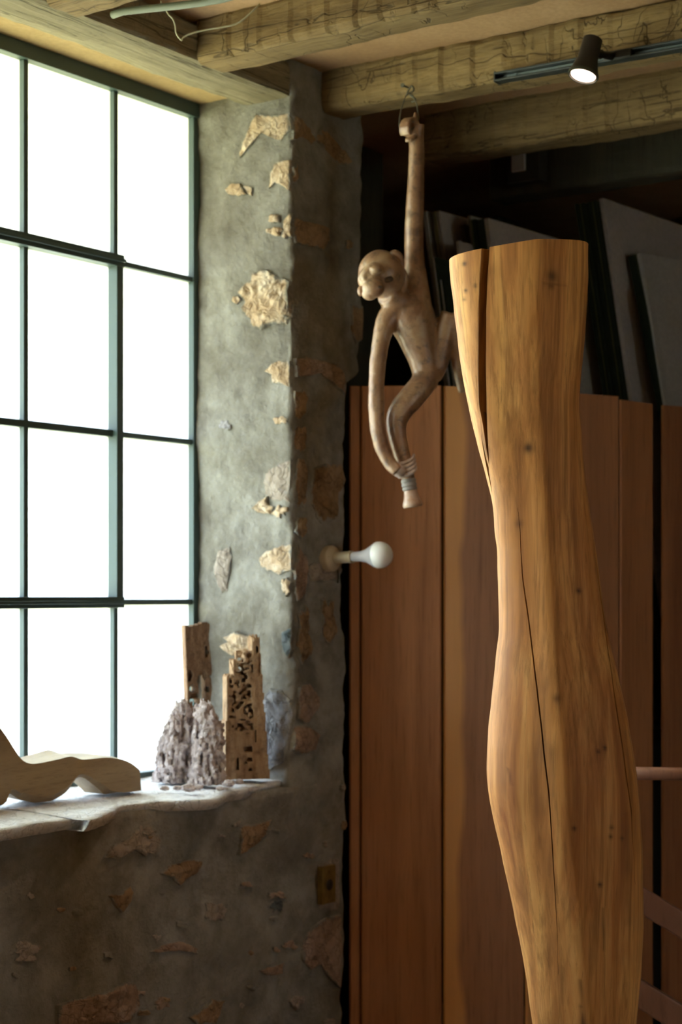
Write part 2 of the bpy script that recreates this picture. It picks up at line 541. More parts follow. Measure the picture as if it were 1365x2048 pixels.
stone('J', blob(545, 832, 585, 852), .006)
stone('J', blob(440, 838, 470, 862), .005, M_STONE_BLUE)
stone('J', [(530, 945), (552, 930), (583, 918), (585, 1005), (545, 1005), (528, 990), (526, 965)], .006, M_PATCH, .003)
stone('J', [(504, 1018), (520, 1000), (540, 992), (536, 1010), (552, 1014), (545, 1030), (515, 1026)], .014, rough=.010)
stone('J', blob(545, 1005, 584, 1040, jag=.3), .010)
stone('J', [(516, 1118), (535, 1098), (560, 1092), (585, 1085), (585, 1140), (560, 1150), (545, 1143), (522, 1138)], .008, rough=.005)
stone('J', blob(560, 1150, 586, 1196, jag=.3), .009)
stone('J', [(438, 1100), (462, 1092), (464, 1110), (460, 1140), (455, 1186), (444, 1188), (436, 1165), (428, 1135)], .008, M_PATCH)
stone('J', [(440, 1294), (462, 1284), (452, 1272), (480, 1262), (506, 1276), (505, 1296), (495, 1310), (468, 1312), (455, 1304)], .016, rough=.014)
stone('J', [(566, 1262), (586, 1254), (587, 1300), (578, 1316), (568, 1300)], .008, M_STONE_DARK)
stone('J', [(528, 1392), (545, 1374), (566, 1378), (584, 1398), (586, 1430), (582, 1500), (560, 1535), (538, 1545), (530, 1500)], .016, M_STONE_BLUE, .005)
# on the inner face beside the jamb
stone('F', [(588, 228), (604, 236), (625, 256), (636, 284), (628, 290), (606, 276), (586, 280)], .006, M_STONE_BROWN)
stone('F', [(640, 258), (655, 262), (670, 285), (690, 305), (704, 326), (694, 336), (676, 325), (650, 296), (634, 280)], .006, M_STONE_BROWN)
stone('F', [(588, 432), (605, 440), (630, 446), (658, 456), (660, 480), (650, 502), (615, 492), (588, 488)], .007, M_STONE_BROWN)
stone('F', blob(688, 478, 706, 500), .006, M_STONE_BROWN)
stone('F', blob(586, 325, 600, 372), .006, M_STONE_BROWN)
stone('F', [(696, 608), (722, 612), (726, 680), (712, 690), (700, 660)], .008, M_STONE_BROWN)
stone('F', [(588, 716), (612, 712), (640, 716), (668, 728), (684, 752), (688, 790), (672, 776), (655, 762), (636, 742), (612, 752), (588, 756)], .007, M_STONE_PINK, .009)
stone('F', blob(586, 775, 614, 842, jag=.12), .006, M_STONE_BROWN, .004)
stone('F', blob(586, 848, 614, 905, jag=.12), .005, M_STONE_BROWN, .004)
stone('F', blob(586, 912, 615, 1022, jag=.12), .006, M_STONE_BROWN, .004)
stone('F', [(622, 935), (650, 925), (682, 928), (692, 960), (680, 985), (668, 1040), (640, 1050), (620, 1010)], .005, M_STONE_BROWN, .004)
stone('F', blob(586, 1084, 620, 1200, jag=.2), .010, M_STONE_PINK)
stone('F', blob(588, 1030, 612, 1078, jag=.2), .006, M_STONE_BROWN)
stone('F', blob(640, 1180, 676, 1300, jag=.25), .006, M_STONE_BROWN)
stone('F', blob(590, 1210, 625, 1330, jag=.2), .004, M_STONE_BROWN)
stone('F', [(592, 1372), (618, 1366), (638, 1392), (636, 1420), (618, 1450), (596, 1440)], .010, M_STONE_PINK)
stone('F', [(586, 1450), (620, 1452), (640, 1470), (628, 1500), (600, 1512), (582, 1500)], .010, M_STONE_PINK)
# under the sill
stone('F', [(480, 1652), (510, 1648), (542, 1638), (530, 1668), (512, 1690), (492, 1706), (476, 1710), (484, 1680)], .008, M_STONE_BROWN, .008)
stone('F', [(318, 1748), (340, 1728), (372, 1716), (404, 1722), (400, 1742), (372, 1756), (356, 1770), (340, 1756)], .008, M_STONE_BROWN)
stone('F', [(212, 1790), (240, 1788), (258, 1768), (266, 1782), (256, 1812), (242, 1826), (224, 1808)], .008, M_STONE_BROWN)
stone('F', blob(110, 1814, 136, 1826), .005, M_STONE_BROWN)
stone('F', [(202, 1715), (225, 1690), (262, 1668), (280, 1648), (312, 1656), (324, 1680), (318, 1705), (285, 1712), (262, 1700), (228, 1720)], .008, M_PATCH, .008)
stone('F', [(300, 1902), (330, 1888), (368, 1884), (398, 1896), (400, 1908), (360, 1902), (312, 1906)], .007, M_STONE_PINK)
stone('F', [(516, 1940), (540, 1932), (566, 1924), (560, 1946), (544, 1952), (528, 1950)], .008, M_STONE_PINK)
stone('F', [(110, 2010), (150, 1998), (205, 1984), (255, 1960), (275, 1966), (280, 2010), (262, 2046), (180, 2058), (112, 2056)], .012, M_STONE_PINK, .008)
stone('F', [(376, 2036), (400, 2018), (420, 1996), (446, 2000), (440, 2020), (420, 2046), (390, 2050)], .010, M_STONE_BROWN, .010)
stone('F', blob(530, 1780, 572, 1802, jag=.3), .008, M_STONE_PINK)
stone('F', blob(535, 1798, 570, 1826, jag=.3), .004, M_STONE_DARK)
stone('F', [(600, 1880), (620, 1852), (655, 1832), (684, 1826), (688, 1900), (684, 1980), (660, 1960), (640, 1930), (616, 1940), (598, 1920)], .007, M_STONE_PINK, .006)
stone('F', blob(575, 1985, 602, 2020, jag=.3), .012, M_PATCH)
stone('F', blob(640, 2032, 672, 2062, jag=.2), .012, M_PATCH)
stone('F', blob(672, 1562, 686, 1584), .010, M_PATCH)
stone('F', blob(676, 1640, 692, 1664), .008, M_STONE_BROWN)
stone('F', blob(642, 1680, 652, 1696), .006, M_PATCH)
stone('F', blob(600, 1706, 630, 1718, jag=.3), .006, M_STONE_PINK)
stone('F', blob(478, 1760, 512, 1776, jag=.3), .004, M_STONE_PINK)
stone('F', blob(20, 1880, 90, 1930, jag=.25), .006, M_PATCH)
stone('F', blob(400, 1800, 470, 1850, jag=.25), .004, M_PATCH)
stone('F', blob(300, 1990, 345, 2020, jag=.25), .006, M_STONE_PINK)
stone('F', blob(560, 1880, 596, 1900, jag=.25), .006, M_STONE_PINK)
random.seed(9)
for k in range(26):                                   # small chips in the mortar
    x, y = random.uniform(20, 680), random.uniform(1640, 2030)
    if y < 1690 - x * .12: continue
    s_ = random.uniform(5, 11)
    stone('F', blob(x - s_ * 1.5, y - s_, x + s_ * 1.5, y + s_, 8, .3), .006, random.choice((M_STONE_BROWN, M_STONE_PINK, M_PATCH, M_MORTAR)))

# sill slab: pale stone with a chipped front edge
edge = [(-260, 1706), (-120, 1684), (0, 1661), (60, 1650), (110, 1642), (162, 1635), (176, 1640), (195, 1637), (222, 1626), (245, 1613), (300, 1606), (350, 1602), (405, 1600), (440, 1596), (462, 1584), (490, 1580), (520, 1572), (545, 1566), (575, 1560)]
sv, sfc = [], []
ec = catmull(edge, 9); nn = 12
for (x, y) in ec:
    D = (EYE - ZS) * F / (y - CY) if y > CY else 5
    p = P(x, y, D); p.z = ZS
    yb = 2.64
    w = N3(p, 40) * .004
    for k in range(nn + 1):
        t = k / nn; q = Vector((p.x, yb + (p.y + w - yb) * t, ZS + .012 * (1 - t) + .0035 * N3((p.x, yb + (p.y - yb) * t, 0), 12) + .002 * N3((p.x, yb + (p.y - yb) * t, 3), 45)))
        sv.append(q)
    sv.append(Vector((p.x, p.y + w + .002, ZS - .008))); sv.append(Vector((p.x, p.y + w + .012, ZS - .022))); sv.append(Vector((p.x, 2.64, ZS - .03)))
m_ = nn + 4
for i in range(len(ec) - 1):
    for k in range(m_):
        a, b_ = i * m_ + k, i * m_ + (k + 1) % m_
        sfc.append((a, b_, b_ + m_, a + m_))
sfc += [tuple(range(m_)), tuple(reversed(range((len(ec) - 1) * m_, len(ec) * m_)))]
sill = recalc(mesh_obj('window_sill', sv, sfc, M_SILL, wall_left, smooth=True))
sill['label'] = 'pale stone sill slab with a chipped front edge'

# ------------------------------------------------------------------ steel window
win = empty('window_1', (1.75, YW, ZS + .01))
tag(win, 'steel framed window with frosted panes', kind='structure')
colx = [XJ - .004] + [2.838 - .2719 * k for k in range(10)]
rowz = [EYE + 1.10, EYE + .727, EYE + .352, EYE - .016, EYE - .397]


def bar(name, x0, x1, z0, z1, y0=YW - .012, y1=YW + .022):
    return box(name, x0, x1, y0, y1, z0, z1, M_STEEL, win, .0012)


bar('frame_jamb', colx[0] - .012, colx[0] + .03, ZS - .01, ZSOF + .01)
bar('frame_jamb', XWL - .03, XWL + .012, ZS - .01, ZSOF + .01)
bar('frame_head', XWL, XJ, rowz[0], ZSOF + .01, YW - .018)
bar('frame_sill', XWL, XJ, ZS - .005, rowz[4] + .004, YW - .018)
for k, x in enumerate(colx[1:-1]):
    bar('mullion', x - .0065, x + .0065, rowz[4], rowz[0], YW - .008 - .0006 * k)
for k, z in enumerate(rowz[1:-1]):
    bar('transom', colx[1] + .004, colx[0], z - .006, z + .006, YW - .0075)
    if k == 1: bar('transom', XWL, colx[1], z - .0075, z + .0075, YW - .0085)
# opening casement, two panes high, its frame thicker than the glazing bars
for (x0, x1, z0, z1) in ((XWL + .01, colx[1] + .010, rowz[1] - .012, rowz[1] + .014), (XWL + .01, colx[1] + .010, rowz[3] - .012, rowz[3] + .012)):
    bar('casement_rail', x0, x1, z0, z1, YW - .024, YW + .02)
    bar('casement_lip', x0, x1, (z0 + z1) / 2 - .0035, (z0 + z1) / 2 + .0035, YW - .030, YW - .02)
bar('casement_stile', colx[1] - .012, colx[1] + .009, rowz[3], rowz[1], YW - .022, YW + .02)
for i in range(len(colx) - 1):
    for k in range(4):
        box('pane', colx[i + 1], colx[i], YW + .004, YW + .0075, rowz[k + 1], rowz[k], M_GLASS, win)


# ------------------------------------------------------------------ beams and ceiling joists
def beam(name, a, b_, wdir, w, h, mat, nl=90, amp=.004, adze=0.0, droop=(0, 0), seed=0, hgt=None):
    """a, b_: ends of the lower edge on the -wdir side; the beam extends w along wdir and h upwards"""
    a, b_, wdir = Vector(a), Vector(b_), Vector(wdir)
    nw, nh = 7, 7
    sec = [(k / nw, 0) for k in range(nw)] + [(1, k / nh) for k in range(nh)] + [(1 - k / nw, 1) for k in range(nw)] + [(0, 1 - k / nh) for k in range(nh)]
    n = len(sec); vs_, fs = [], []
    rnd = random.Random(seed); cuts = [0.0]
    L = (b_ - a).length
    while cuts[-1] < L: cuts.append(cuts[-1] + rnd.uniform(.035, .085))
    tilt = [rnd.uniform(-1, 1) for _ in cuts]
    for i in range(nl + 1):
        t = i / nl; o = a.lerp(b_, t); s_ = t * L
        j = max(k for k in range(len(cuts)) if cuts[k] <= s_ + 1e-9)
        f = (s_ - cuts[j]) / (cuts[min(j + 1, len(cuts) - 1)] - cuts[j] + 1e-6) if j + 1 < len(cuts) else .5
        for (cw, ch) in sec:
            p = o + wdir * (w * cw) + UP * (h * ch)
            out = wdir * (cw - .5) + UP * (ch - .5); out.normalize()
            d = amp * N3(p + Vector((seed, 0, 0)), 6) + amp * .6 * N3(p + Vector((0, seed, 0)), 24)
            if cw == 0: d += adze * (f - .5) * (1 + .5 * tilt[j]) + adze * .5 * N3(p, 40)
            corner = (abs(cw - .5) > .49) and (abs(ch - .5) > .49)
            if corner: d -= .005 + .005 * abs(N3(p, 15))
            vs_.append(p + out * d)
    for i in range(nl):
        for k in range(n):
            fs.append((i * n + k, i * n + (k + 1) % n, (i + 1) * n + (k + 1) % n, (i + 1) * n + k))
    fs += [tuple(reversed(range(n))), tuple(range(nl * n, nl * n + n))]
    return recalc(mesh_obj(name, vs_, fs, mat, None, False, origin=(a + b_) / 2))


bA = beam('lintel_beam', (-1.6, YF + .004, ZB + .006), (XJ + .045, YF + .004, ZB + .006), (0, 1, 0), .140, ZC - ZB - .006, M_BEAM, 260, .004, .0, seed=3)
tag(bA, 'weathered grey-green timber lintel beam lying along the window head', 'beam')
JOIST = [(2.345, 0, 0, 'hewn joist with a grey conduit along its edge', 11), (2.785, 0, 0, 'hewn joist with deep adze cuts between the conduit and the lamp track', 22),
         (3.226, .0, -.035, 'hewn joist carrying the lamp track and the hanging monkey', 33), (3.66, -.022, -.03, 'shadowed joist behind the lamp track', 44)]
joists = []
for x, d0, d1, lab, sd in JOIST:
    o = beam('ceiling_joist', (x, YF + (.0 if x < 3 else .0), ZB + d0), (x, -2.39, ZB + d1 * 2.2), (1, 0, 0), .098, ZC - ZB - d0 + .01, M_JOIST, 420, .005, .0035, seed=sd)
    tag(o, lab, 'joist', 'ceiling joists'); joists.append(o)
for x, lab, sd in ((4.10, 'dark joist above the leaning boards', 66),):
    o = beam('ceiling_joist', (x, YF if x < 3 else 2.40, ZB - (.03 if x > 4 else 0)), (x, -2.39, ZB - (.05 if x > 4 else 0)), (1, 0, 0), .10, ZC - ZB + .04, M_JOIST if x < 3 else M_DARKWOOD, 120, .004, .006, seed=sd)
    tag(o, lab, 'joist', 'ceiling joists')

# grey conduit under the first joist, and the twisted wire hanging by it
cp = [PX(x, y, 2.46) for x, y in ((225, 30), (246, 23), (300, 17), (350, 12), (400, 6), (446, -2))] + [Vector((2.46, 1.2, ZB + .0)), Vector((2.46, -2.35, ZB + .0))]
tag(tube('conduit', cp, .007, plain('grey_green_conduit', (.10, .11, .075), .5), n=10, origin=cp[0]), 'thin grey-green conduit along the edge of a joist', 'conduit')
wp = [(322, 2), (326, 16), (333, 22), (338, 30), (346, 38), (351, 52), (352, 64), (357, 74), (364, 81), (366, 76), (380, 68), (410, 60), (445, 54), (480, 44), (520, 8)]
wpts = [P(x, y, 3.42) for x, y in catmull(wp, 4)]
tag(tube('loose_wire', wpts, .0016, plain('pale_wire', (.42, .40, .28), .5), n=6, origin=wpts[0]), 'pale twisted wire hanging loose from the ceiling', 'wire')

# ------------------------------------------------------------------ track with spot lamp
tr0, tr1 = PX(998, 157, 3.213), PX(1365, 92, 3.213)
td = (tr1 - tr0).normalized()
trk = empty('lamp_track', tr0)
tag(trk, 'dark metal lamp track fixed along the side of the joist', 'lamp track')
t_end = tr0 + td * 2.2


def oriented_box(name, c, ax, ay, az, sx_, sy_, sz_, mat, parent, bev=0):
    vs_ = []
    for k in ((-1, -1, -1), (1, -1, -1), (1, 1, -1), (-1, 1, -1), (-1, -1, 1), (1, -1, 1), (1, 1, 1), (-1, 1, 1)):
        vs_.append(c + ax * (k[0] * sx_ / 2) + ay * (k[1] * sy_ / 2) + az * (k[2] * sz_ / 2))
    o = recalc(mesh_obj(name, vs_, BOXF, mat, parent))
    if bev: bevel(o, bev)
    return o


tax = td; taz = (UP - td * td.z).normalized(); tay = taz.cross(tax)
mid = (tr0 + t_end) / 2
oriented_box('track_back', mid + Vector((.007, 0, 0)), tax, tay, taz, 2.2, .006, .019, M_TRACK, trk)
oriented_box('track_lip', mid + taz * .0075 + Vector((-.006, 0, 0)), tax, tay, taz, 2.2, .022, .004, M_TRACK, trk, .0006)
oriented_box('track_lip', mid - taz * .0075 + Vector((-.006, 0, 0)), tax, tay, taz, 2.2, .022, .004, M_TRACK, trk, .0006)
oriented_box('conductor', mid + taz * .002 + Vector((.001, 0, 0)), tax, tay, taz, 2.16, .004, .004, M_SHINE, trk)
oriented_box('end_cap', tr0 - td * .001 + Vector((-.004, 0, 0)), tax, tay, taz, .003, .026, .022, M_TRACK, trk)
scp = tr0 + td * .045 + Vector((-.004, 0, 0))
lathe('screw', scp, (-1, 0, 0), [(0, .0028), (.003, .0028), (.0042, .001)], M_SHINE, trk, 10)

lampP = P(1222, 108, 3.52)
lamp = empty('spot_lamp', lampP)
tag(lamp, 'black track spot lamp, switched on', 'lamp')
top = P(1187, 78, 3.475); bot = P(1167, 152, 3.460)
ax = (bot - top); L = ax.length; ax.normalize()
lathe('lamp_head', top, ax, [(0, .0), (0, .017), (.002, .0195), (.03, .0200), (.044, .0205), (.052, .0225), (.065, .026), (.076, .0290), (L, .0300), (L, .0272), (L - .004, .0265), (L - .006, .0)], M_BLACK, lamp, 40)
rim = plain('lamp_rim', (.03, .03, .02), .3, .5)
lathe('rim', top, ax, [(L - .005, .0302), (L - .001, .0308), (L + .0015, .0300), (L + .0015, .0272), (L - .003, .0268)], rim, lamp, 40)
mE = bpy.data.materials.new('lit_lamp_face'); mE.use_nodes = True
bE = mE.node_tree.nodes['Principled BSDF']; bE.inputs['Emission Color'].default_value = (1, .72, .55, 1); bE.inputs['Emission Strength'].default_value = 6
lathe('lit_face', top, ax, [(L - .004, .0), (L - .002, .0250), (L - .001, .0244), (L + .0002, .012), (L + .0004, .0)], mE, lamp, 32)
arm0 = top + ax * .030
trkp = tr0 + td * ((lampP - tr0).dot(td)) + Vector((-.012, 0, 0))
arm1 = arm0.lerp(trkp, .45)
lathe('swivel', arm0, arm1 - arm0, [(0, .010), ((arm1 - arm0).length, .010)], M_BLACK, lamp, 20)
tube('arm', [arm1.lerp(arm0, .2), arm1, trkp], [.006, .007, .009], M_BLACK, lamp, 12)
oriented_box('adaptor', trkp + Vector((.002, 0, 0)) + td * .012, tax, tay, taz, .062, .018, .016, M_BLACK, lamp, .002)
oriented_box('rating_label', arm0.lerp(arm1, .72) + Vector((-.0098, -.001, 0)), (arm1 - arm0).normalized(), Vector((-1, 0, 0)), UP, .014, .0008, .004, M_SHINE, lamp)
sl = bpy.data.lights.new('spot_lamp_light', 'SPOT'); sl.energy = 12; sl.color = (1, .72, .5); sl.spot_size = math.radians(75); sl.spot_blend = .6; sl.shadow_soft_size = .02
so = bpy.data.objects.new('spot_lamp_light', sl); link(so, lamp)
so.location = (bot + ax * .004) - lampP
so.rotation_euler = ax.to_track_quat('-Z', 'Y').to_euler()

# ------------------------------------------------------------------ large carved trunk
DS = 2.62
Lx = [(535, 900), (565, 902), (600, 906), (650, 911), (700, 917), (780, 931), (860, 949), (930, 967), (1003, 985), (1060, 991), (1100, 996), (1180, 998), (1260, 998), (1346, 988), (1443, 979), (1514, 975), (1572, 977), (1627, 986), (1709, 1004), (1803, 1024), (1881, 1039), (1963, 1053), (2048, 1065), (2200, 1088), (2400, 1092), (2650, 1075), (2900, 1058), (3160, 1045)]
Rx = [(495, 1177), (565, 1175), (679, 1168), (784, 1161), (850, 1163), (968, 1172), (1049, 1183), (1163, 1200), (1260, 1215), (1338, 1234), (1435, 1254), (1533, 1270), (1619, 1279), (1717, 1285), (1826, 1286), (1912, 1284), (1990, 1279), (2048, 1273), (2200, 1262), (2400, 1262), (2650, 1280), (2900, 1300), (3160, 1310)]
Mx = [(495, 1078), (700, 1082), (900, 1088), (1100, 1086), (1250, 1090), (1400, 1098), (1550, 1108), (1700, 1122), (1850, 1140), (2048, 1168), (2400, 1190), (3160, 1190)]


def sm(tab, ys):
    c = catmull(tab, 10); return np.interp(ys, c[:, 0], c[:, 1])


NR = 420
ysec = np.concatenate([np.linspace(500, 2060, 360), np.linspace(2085, 3160, 60)])
lx, rx, mx = sm(Lx, ysec), sm(Rx, ysec), sm(Mx, ysec)
# cracks: (y, x) paths on the side facing the photographer; half width in metres, depth
CR = [([(760, 953), (810, 957), (870, 966), (920, 973), (960, 980), (985, 984)], [(760, 0), (810, .8), (870, 1.6), (940, 1.5), (985, 0)], .012),
      ([(480, 974), (560, 969), (640, 965), (720, 964.5), (800, 966), (860, 969.5), (915, 976), (940, 979)], [(480, 5.6), (640, 5.2), (800, 4.6), (860, 3.4), (920, 1.3), (940, 0)], .085),
      ([(1020, 1036), (1060, 1041), (1150, 1046), (1250, 1060), (1380, 1076), (1450, 1084), (1500, 1089), (1570, 1098), (1650, 1104), (1790, 1113), (1840, 1116), (1930, 1118)], [(1020, 0), (1060, .5), (1200, 1.2), (1380, 1.6), (1550, 1.6), (1650, 1.2), (1800, .7), (1930, 0)], .010),
      ([(1080, 1187), (1180, 1200), (1290, 1216), (1450, 1240), (1620, 1264), (1760, 1272)], [(1080, 0), (1180, .8), (1400, .9), (1600, .9), (1760, 0)], .006)]
NT = 288


def section(i, th):
    """local (a: camera right, b: towards camera) for angles th; th=-pi/2 left, 0 front, pi/2 right"""
    k = DS / F
    l, r, m = (lx[i] - CX) * k, (rx[i] - CX) * k, (mx[i] - CX) * k
    w = (r - l) / 2; c = (l + r) / 2; dep = w * .92
    s_, co = np.sin(th), np.cos(th)
    off = (m - c) / w
    a = s_ + off * .55 * np.maximum(co, 0) ** 2 * (1 - np.abs(s_))
    b = co
    # flatten the two front faces so a soft ridge stays between them
    p = 1.55 if False else 1.0
    pp = np.where(co > 0, 1.26 + .74 * s_ ** 2, 2.0)
    q = (np.abs(s_) ** pp + np.abs(co) ** pp + 1e-9) ** (-1 / pp)
    rg = np.exp(-(th / .12) ** 2) * .025                      # the ridge itself is rounded over
    return c + w * a * q, dep * b * (q - rg)


ths = np.linspace(-math.pi, math.pi, NT, endpoint=False)
crack_base = [-1.10, -.92, -.40, .75]
eps = .004
cols, ctag = [], []
for t in ths:
    if min(abs(t - c) for c in crack_base) > .018: cols.append(t); ctag.append(None)
for ci, c in enumerate(crack_base):
    for k in (-3, -2, -1, 0, 1, 2, 3):
        cols.append(c + k * eps); ctag.append((ci, k))
order = np.argsort(cols); cols = np.array(cols)[order]; ctag = [ctag[k] for k in order]
dense = np.linspace(-1.45, 1.45, 600)
sv, dk = [], []
k0 = DS / F
KNOT = [(1048, 903, 11, .9), (1092, 572, 14, .75), (1090, 590, 9, .6), (972, 560, 16, .30), (1033, 1050, 9, .5), (1100, 1390, 9, .6), (1148, 1182, 6, .9), (1183, 1494, 5, .8), (1197, 1488, 5, .9), (1185, 1752, 6, .9), (1132, 1640, 5, .9), (1210, 1642, 5, .7), (928, 592, 4, .9), (946, 585, 4, .9), (925, 608, 4, .6), (1208, 1660, 5, .8), (1150, 1990, 6, .5), (1232, 1665, 5, .6), (1085, 1490, 24, .25), (926, 540, 5, .95)]
BAND = [(1240, 1620, 1246, 1830, 12, .45), (1205, 1120, 1212, 1260, 10, .5), (1165, 600, 1158, 760, 8, .4), (1192, 1800, 1195, 1880, 5, .8), (1010, 1530, 1016, 1560, 4, .9), (1148, 1940, 1155, 2030, 7, .9), (1075, 588, 1120, 586, 5, .6)]
for i in range(NR):
    ad, bd = section(i, dense)
    xd = CX + ad * F / (DS - bd) * 1.0
    xd = np.maximum.accumulate(xd)
    act, hw, dp = [], [], []
    for ci, (pth, wid, dep) in enumerate(CR):
        xc = np.interp(ysec[i], [p[0] for p in pth], [p[1] for p in pth])
        t = float(np.interp(xc, xd, dense))
        w_ = float(np.interp(ysec[i], [p[0] for p in wid], [p[1] for p in wid])) if pth[0][0] <= ysec[i] <= pth[-1][0] else 0.0
        act.append(t); hw.append(w_); dp.append(dep * min(1, w_ / 1.0))
    for k in range(1, len(act)): act[k] = max(act[k], act[k - 1] + .03)
    src = [-math.pi] + crack_base + [math.pi]; dst = [-math.pi] + act + [math.pi]
    tt = np.interp(cols, src, dst)
    slope = [1.0 / max(.02, (lambda w: w)(((rx[i] - lx[i]) / 2) * max(.12, math.cos(act[ci])))) for ci in range(len(CR))]
    for j, tg in enumerate(ctag):
        if tg is not None:
            ci, k = tg
            base = act[ci]; h_ = max(hw[ci], .25) * slope[ci]
            tt[j] = base + {-3: -1.5, -2: -1.15, -1: -1.0, 0: 0, 1: 1.0, 2: 1.15, 3: 1.5}[k] * h_
    for j, tg in enumerate(ctag):                        # keep the plain columns out of the splits
        if tg is None:
            for ci in range(len(CR)):
                lim = 1.8 * hw[ci] * slope[ci]
                if abs(tt[j] - act[ci]) < lim: tt[j] = act[ci] + math.copysign(lim, cols[j] - crack_base[ci])
    av, bv = section(i, tt)
    zc = EYE + (CY - ysec[i]) / F * DS
    for j in range(len(cols)):
        a, b_ = av[j], bv[j]
        cen = ((lx[i] + rx[i]) / 2 - CX) * k0
        n_ = Vector((a - cen, b_, 0)); n_.normalize()
        wob = .0022 * N3((a, b_, zc * .6), 9) + .0008 * N3((a, b_, zc), 30)
        d = wob; dark = 0.0
        tg = ctag[j]
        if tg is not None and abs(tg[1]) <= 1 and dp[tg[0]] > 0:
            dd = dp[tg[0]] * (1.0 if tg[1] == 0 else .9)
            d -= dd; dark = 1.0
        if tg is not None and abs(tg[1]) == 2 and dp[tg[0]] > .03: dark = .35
        a2, b2 = a + n_.x * d, b_ + n_.y * d
        z_ = zc
        if i < 12:                                       # slanted sawn top
            zt = EYE + (CY - 506) / F * DS + .000 + (a - cen) * .105
            lim = zt - (12 - i) * 0 if i == 0 else zc
            if i == 0: z_ = zt
            else: z_ = min(zc + (a - cen) * .105 * (1 - i / 12), zt - .001 * i)
        px, py = CX + a / DS * F, CY - (z_ - EYE) / DS * F
        if b_ > -.02:
            for (kx, ky, kr, ks) in KNOT:
                if abs(px - kx) < kr * 3 and abs(py - ky) < kr * 3:
                    q = ((px - kx) / kr) ** 2 + ((py - ky) / (kr * 1.05)) ** 2
                    dark = max(dark, ks * math.exp(-q * 1.4))
            for (x0, y0, x1, y1, wd, ks) in BAND:
                if min(y0, y1) - wd < py < max(y0, y1) + wd:
                    tq = min(1, max(0, ((px - x0) * (x1 - x0) + (py - y0) * (y1 - y0)) / ((x1 - x0) ** 2 + (y1 - y0) ** 2)))
                    dq = math.hypot(px - x0 - tq * (x1 - x0), py - y0 - tq * (y1 - y0))
                    dark = max(dark, ks * math.exp(-(dq / wd * 1.6) ** 2) * (.6 + .6 * N3((px * .05, py * .02, 0), 1)))
        sv.append(V * (DS - b2) + R * a2 + UP * z_); dk.append(min(1, max(0, dark)))
n = len(cols); fs = []
for i in range(NR - 1):
    for j in range(n):
        fs.append((i * n + j, (i + 1) * n + j, (i + 1) * n + (j + 1) % n, i * n + (j + 1) % n))
topc = len(sv); sv.append(sum(sv[:n], Vector()) / n); dk.append(0)
for j in range(n): fs.append((topc, j, (j + 1) % n))
fs.append(tuple((NR - 1) * n + j for j in range(n)))


def trunk_mat():
    m = Mat('carved_cypress', .58, .18)
    v = m.mapping((26, 26, 1.5)); g = m.noise(1.0, 7, .6, v, .7)
    big = m.noise(1.0, 3, .5, m.mapping((7, 7, .9)), .8)
    fine = m.noise(1.0, 5, .7, m.mapping((150, 150, 5)))
    ring = m.n('ShaderNodeTexWave', wave_type='BANDS', bands_direction='X')
    ring.inputs['Scale'].default_value = 22; ring.inputs['Distortion'].default_value = 11; ring.inputs['Detail'].default_value = 3; ring.inputs['Detail Scale'].default_value = 1.2
    m.l(m.mapping((1, 1, .10)), ring.inputs['Vector'])
    c = m.ramp(g, [(.34, (.25, .086, .026)), (.48, (.53, .222, .064)), (.64, (.82, .445, .14))])
    c2 = m.ramp(big, [(.3, (.34, .12, .034)), (.65, (.74, .37, .115))])
    c = m.mix(.42, c, c2)
    c = m.mix(m.ramp(ring.outputs['Fac'], [(.0, .26), (.4, 0.0)]), c, (.26, .105, .03))
    mid = m.noise(1.0, 5, .65, m.mapping((60, 60, 2.4)), .4)
    c = m.mix(m.ramp(mid, [(.36, .55), (.5, 0.0)]), c, (.24, .098, .03))
    stain = m.noise(1.0, 4, .6, m.mapping((9, 9, .8)), 1.0)
    c = m.mix(m.ramp(stain, [(.58, 0.0), (.72, .55)]), c, (.22, .085, .028))
    c = m.mix(m.ramp(fine, [(.3, .6), (.48, 0.0)]), c, (.22, .095, .03))
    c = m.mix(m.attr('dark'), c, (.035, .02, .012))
    m.col(c); m.bump(m.math('ADD', g, fine), .10, .002)
    return m.m


trunk = mesh_obj('log_sculpture', sv, fs, trunk_mat(), None, True, origin=P(1170, 1190, DS) - UP * EYE, attr={'dark': dk})
recalc(trunk)
m = trunk.modifiers.new('edges', 'EDGE_SPLIT'); m.split_angle = math.radians(55)
tag(trunk, 'tall carved honey-coloured wooden trunk with a long split at its top', 'sculpture')


# ------------------------------------------------------------------ hanging monkey
def remeshed(name, parts, mat, parent=None, origin=None, voxel=.003, smooth=6, disp=None, sub=0):
    vs_, fs = [], []
    for v, f in parts:
        b_ = len(vs_); vs_ += list(v); fs += [tuple(b_ + i for i in q) for q in f]
    o = recalc(mesh_obj(name, vs_, fs, mat, parent, True, origin))
    m = o.modifiers.new('remesh', 'REMESH'); m.mode = 'VOXEL'; m.voxel_size = voxel; m.use_smooth_shade = True
    if smooth:
        m = o.modifiers.new('smooth', 'SMOOTH'); m.iterations = smooth; m.factor = .5
    dg = bpy.context.evaluated_depsgraph_get()
    me = bpy.data.meshes.new_from_object(o.evaluated_get(dg))
    o.modifiers.clear(); old = o.data; o.data = me; bpy.data.meshes.remove(old)
    if not me.materials: me.materials.append(mat)
    if disp:
        o0 = ORIG[o.name]
        co = np.empty(len(me.vertices) * 3); me.vertices.foreach_get('co', co); co = co.reshape(-1, 3)
        no = np.empty(len(me.vertices) * 3); me.vertices.foreach_get('normal', no); no = no.reshape(-1, 3)
        for i in range(len(co)):
            co[i] += no[i] * disp(Vector(co[i]) + o0)
        me.vertices.foreach_set('co', co.ravel()); me.update()
    me.polygons.foreach_set('use_smooth', [True] * len(me.polygons))
    return o


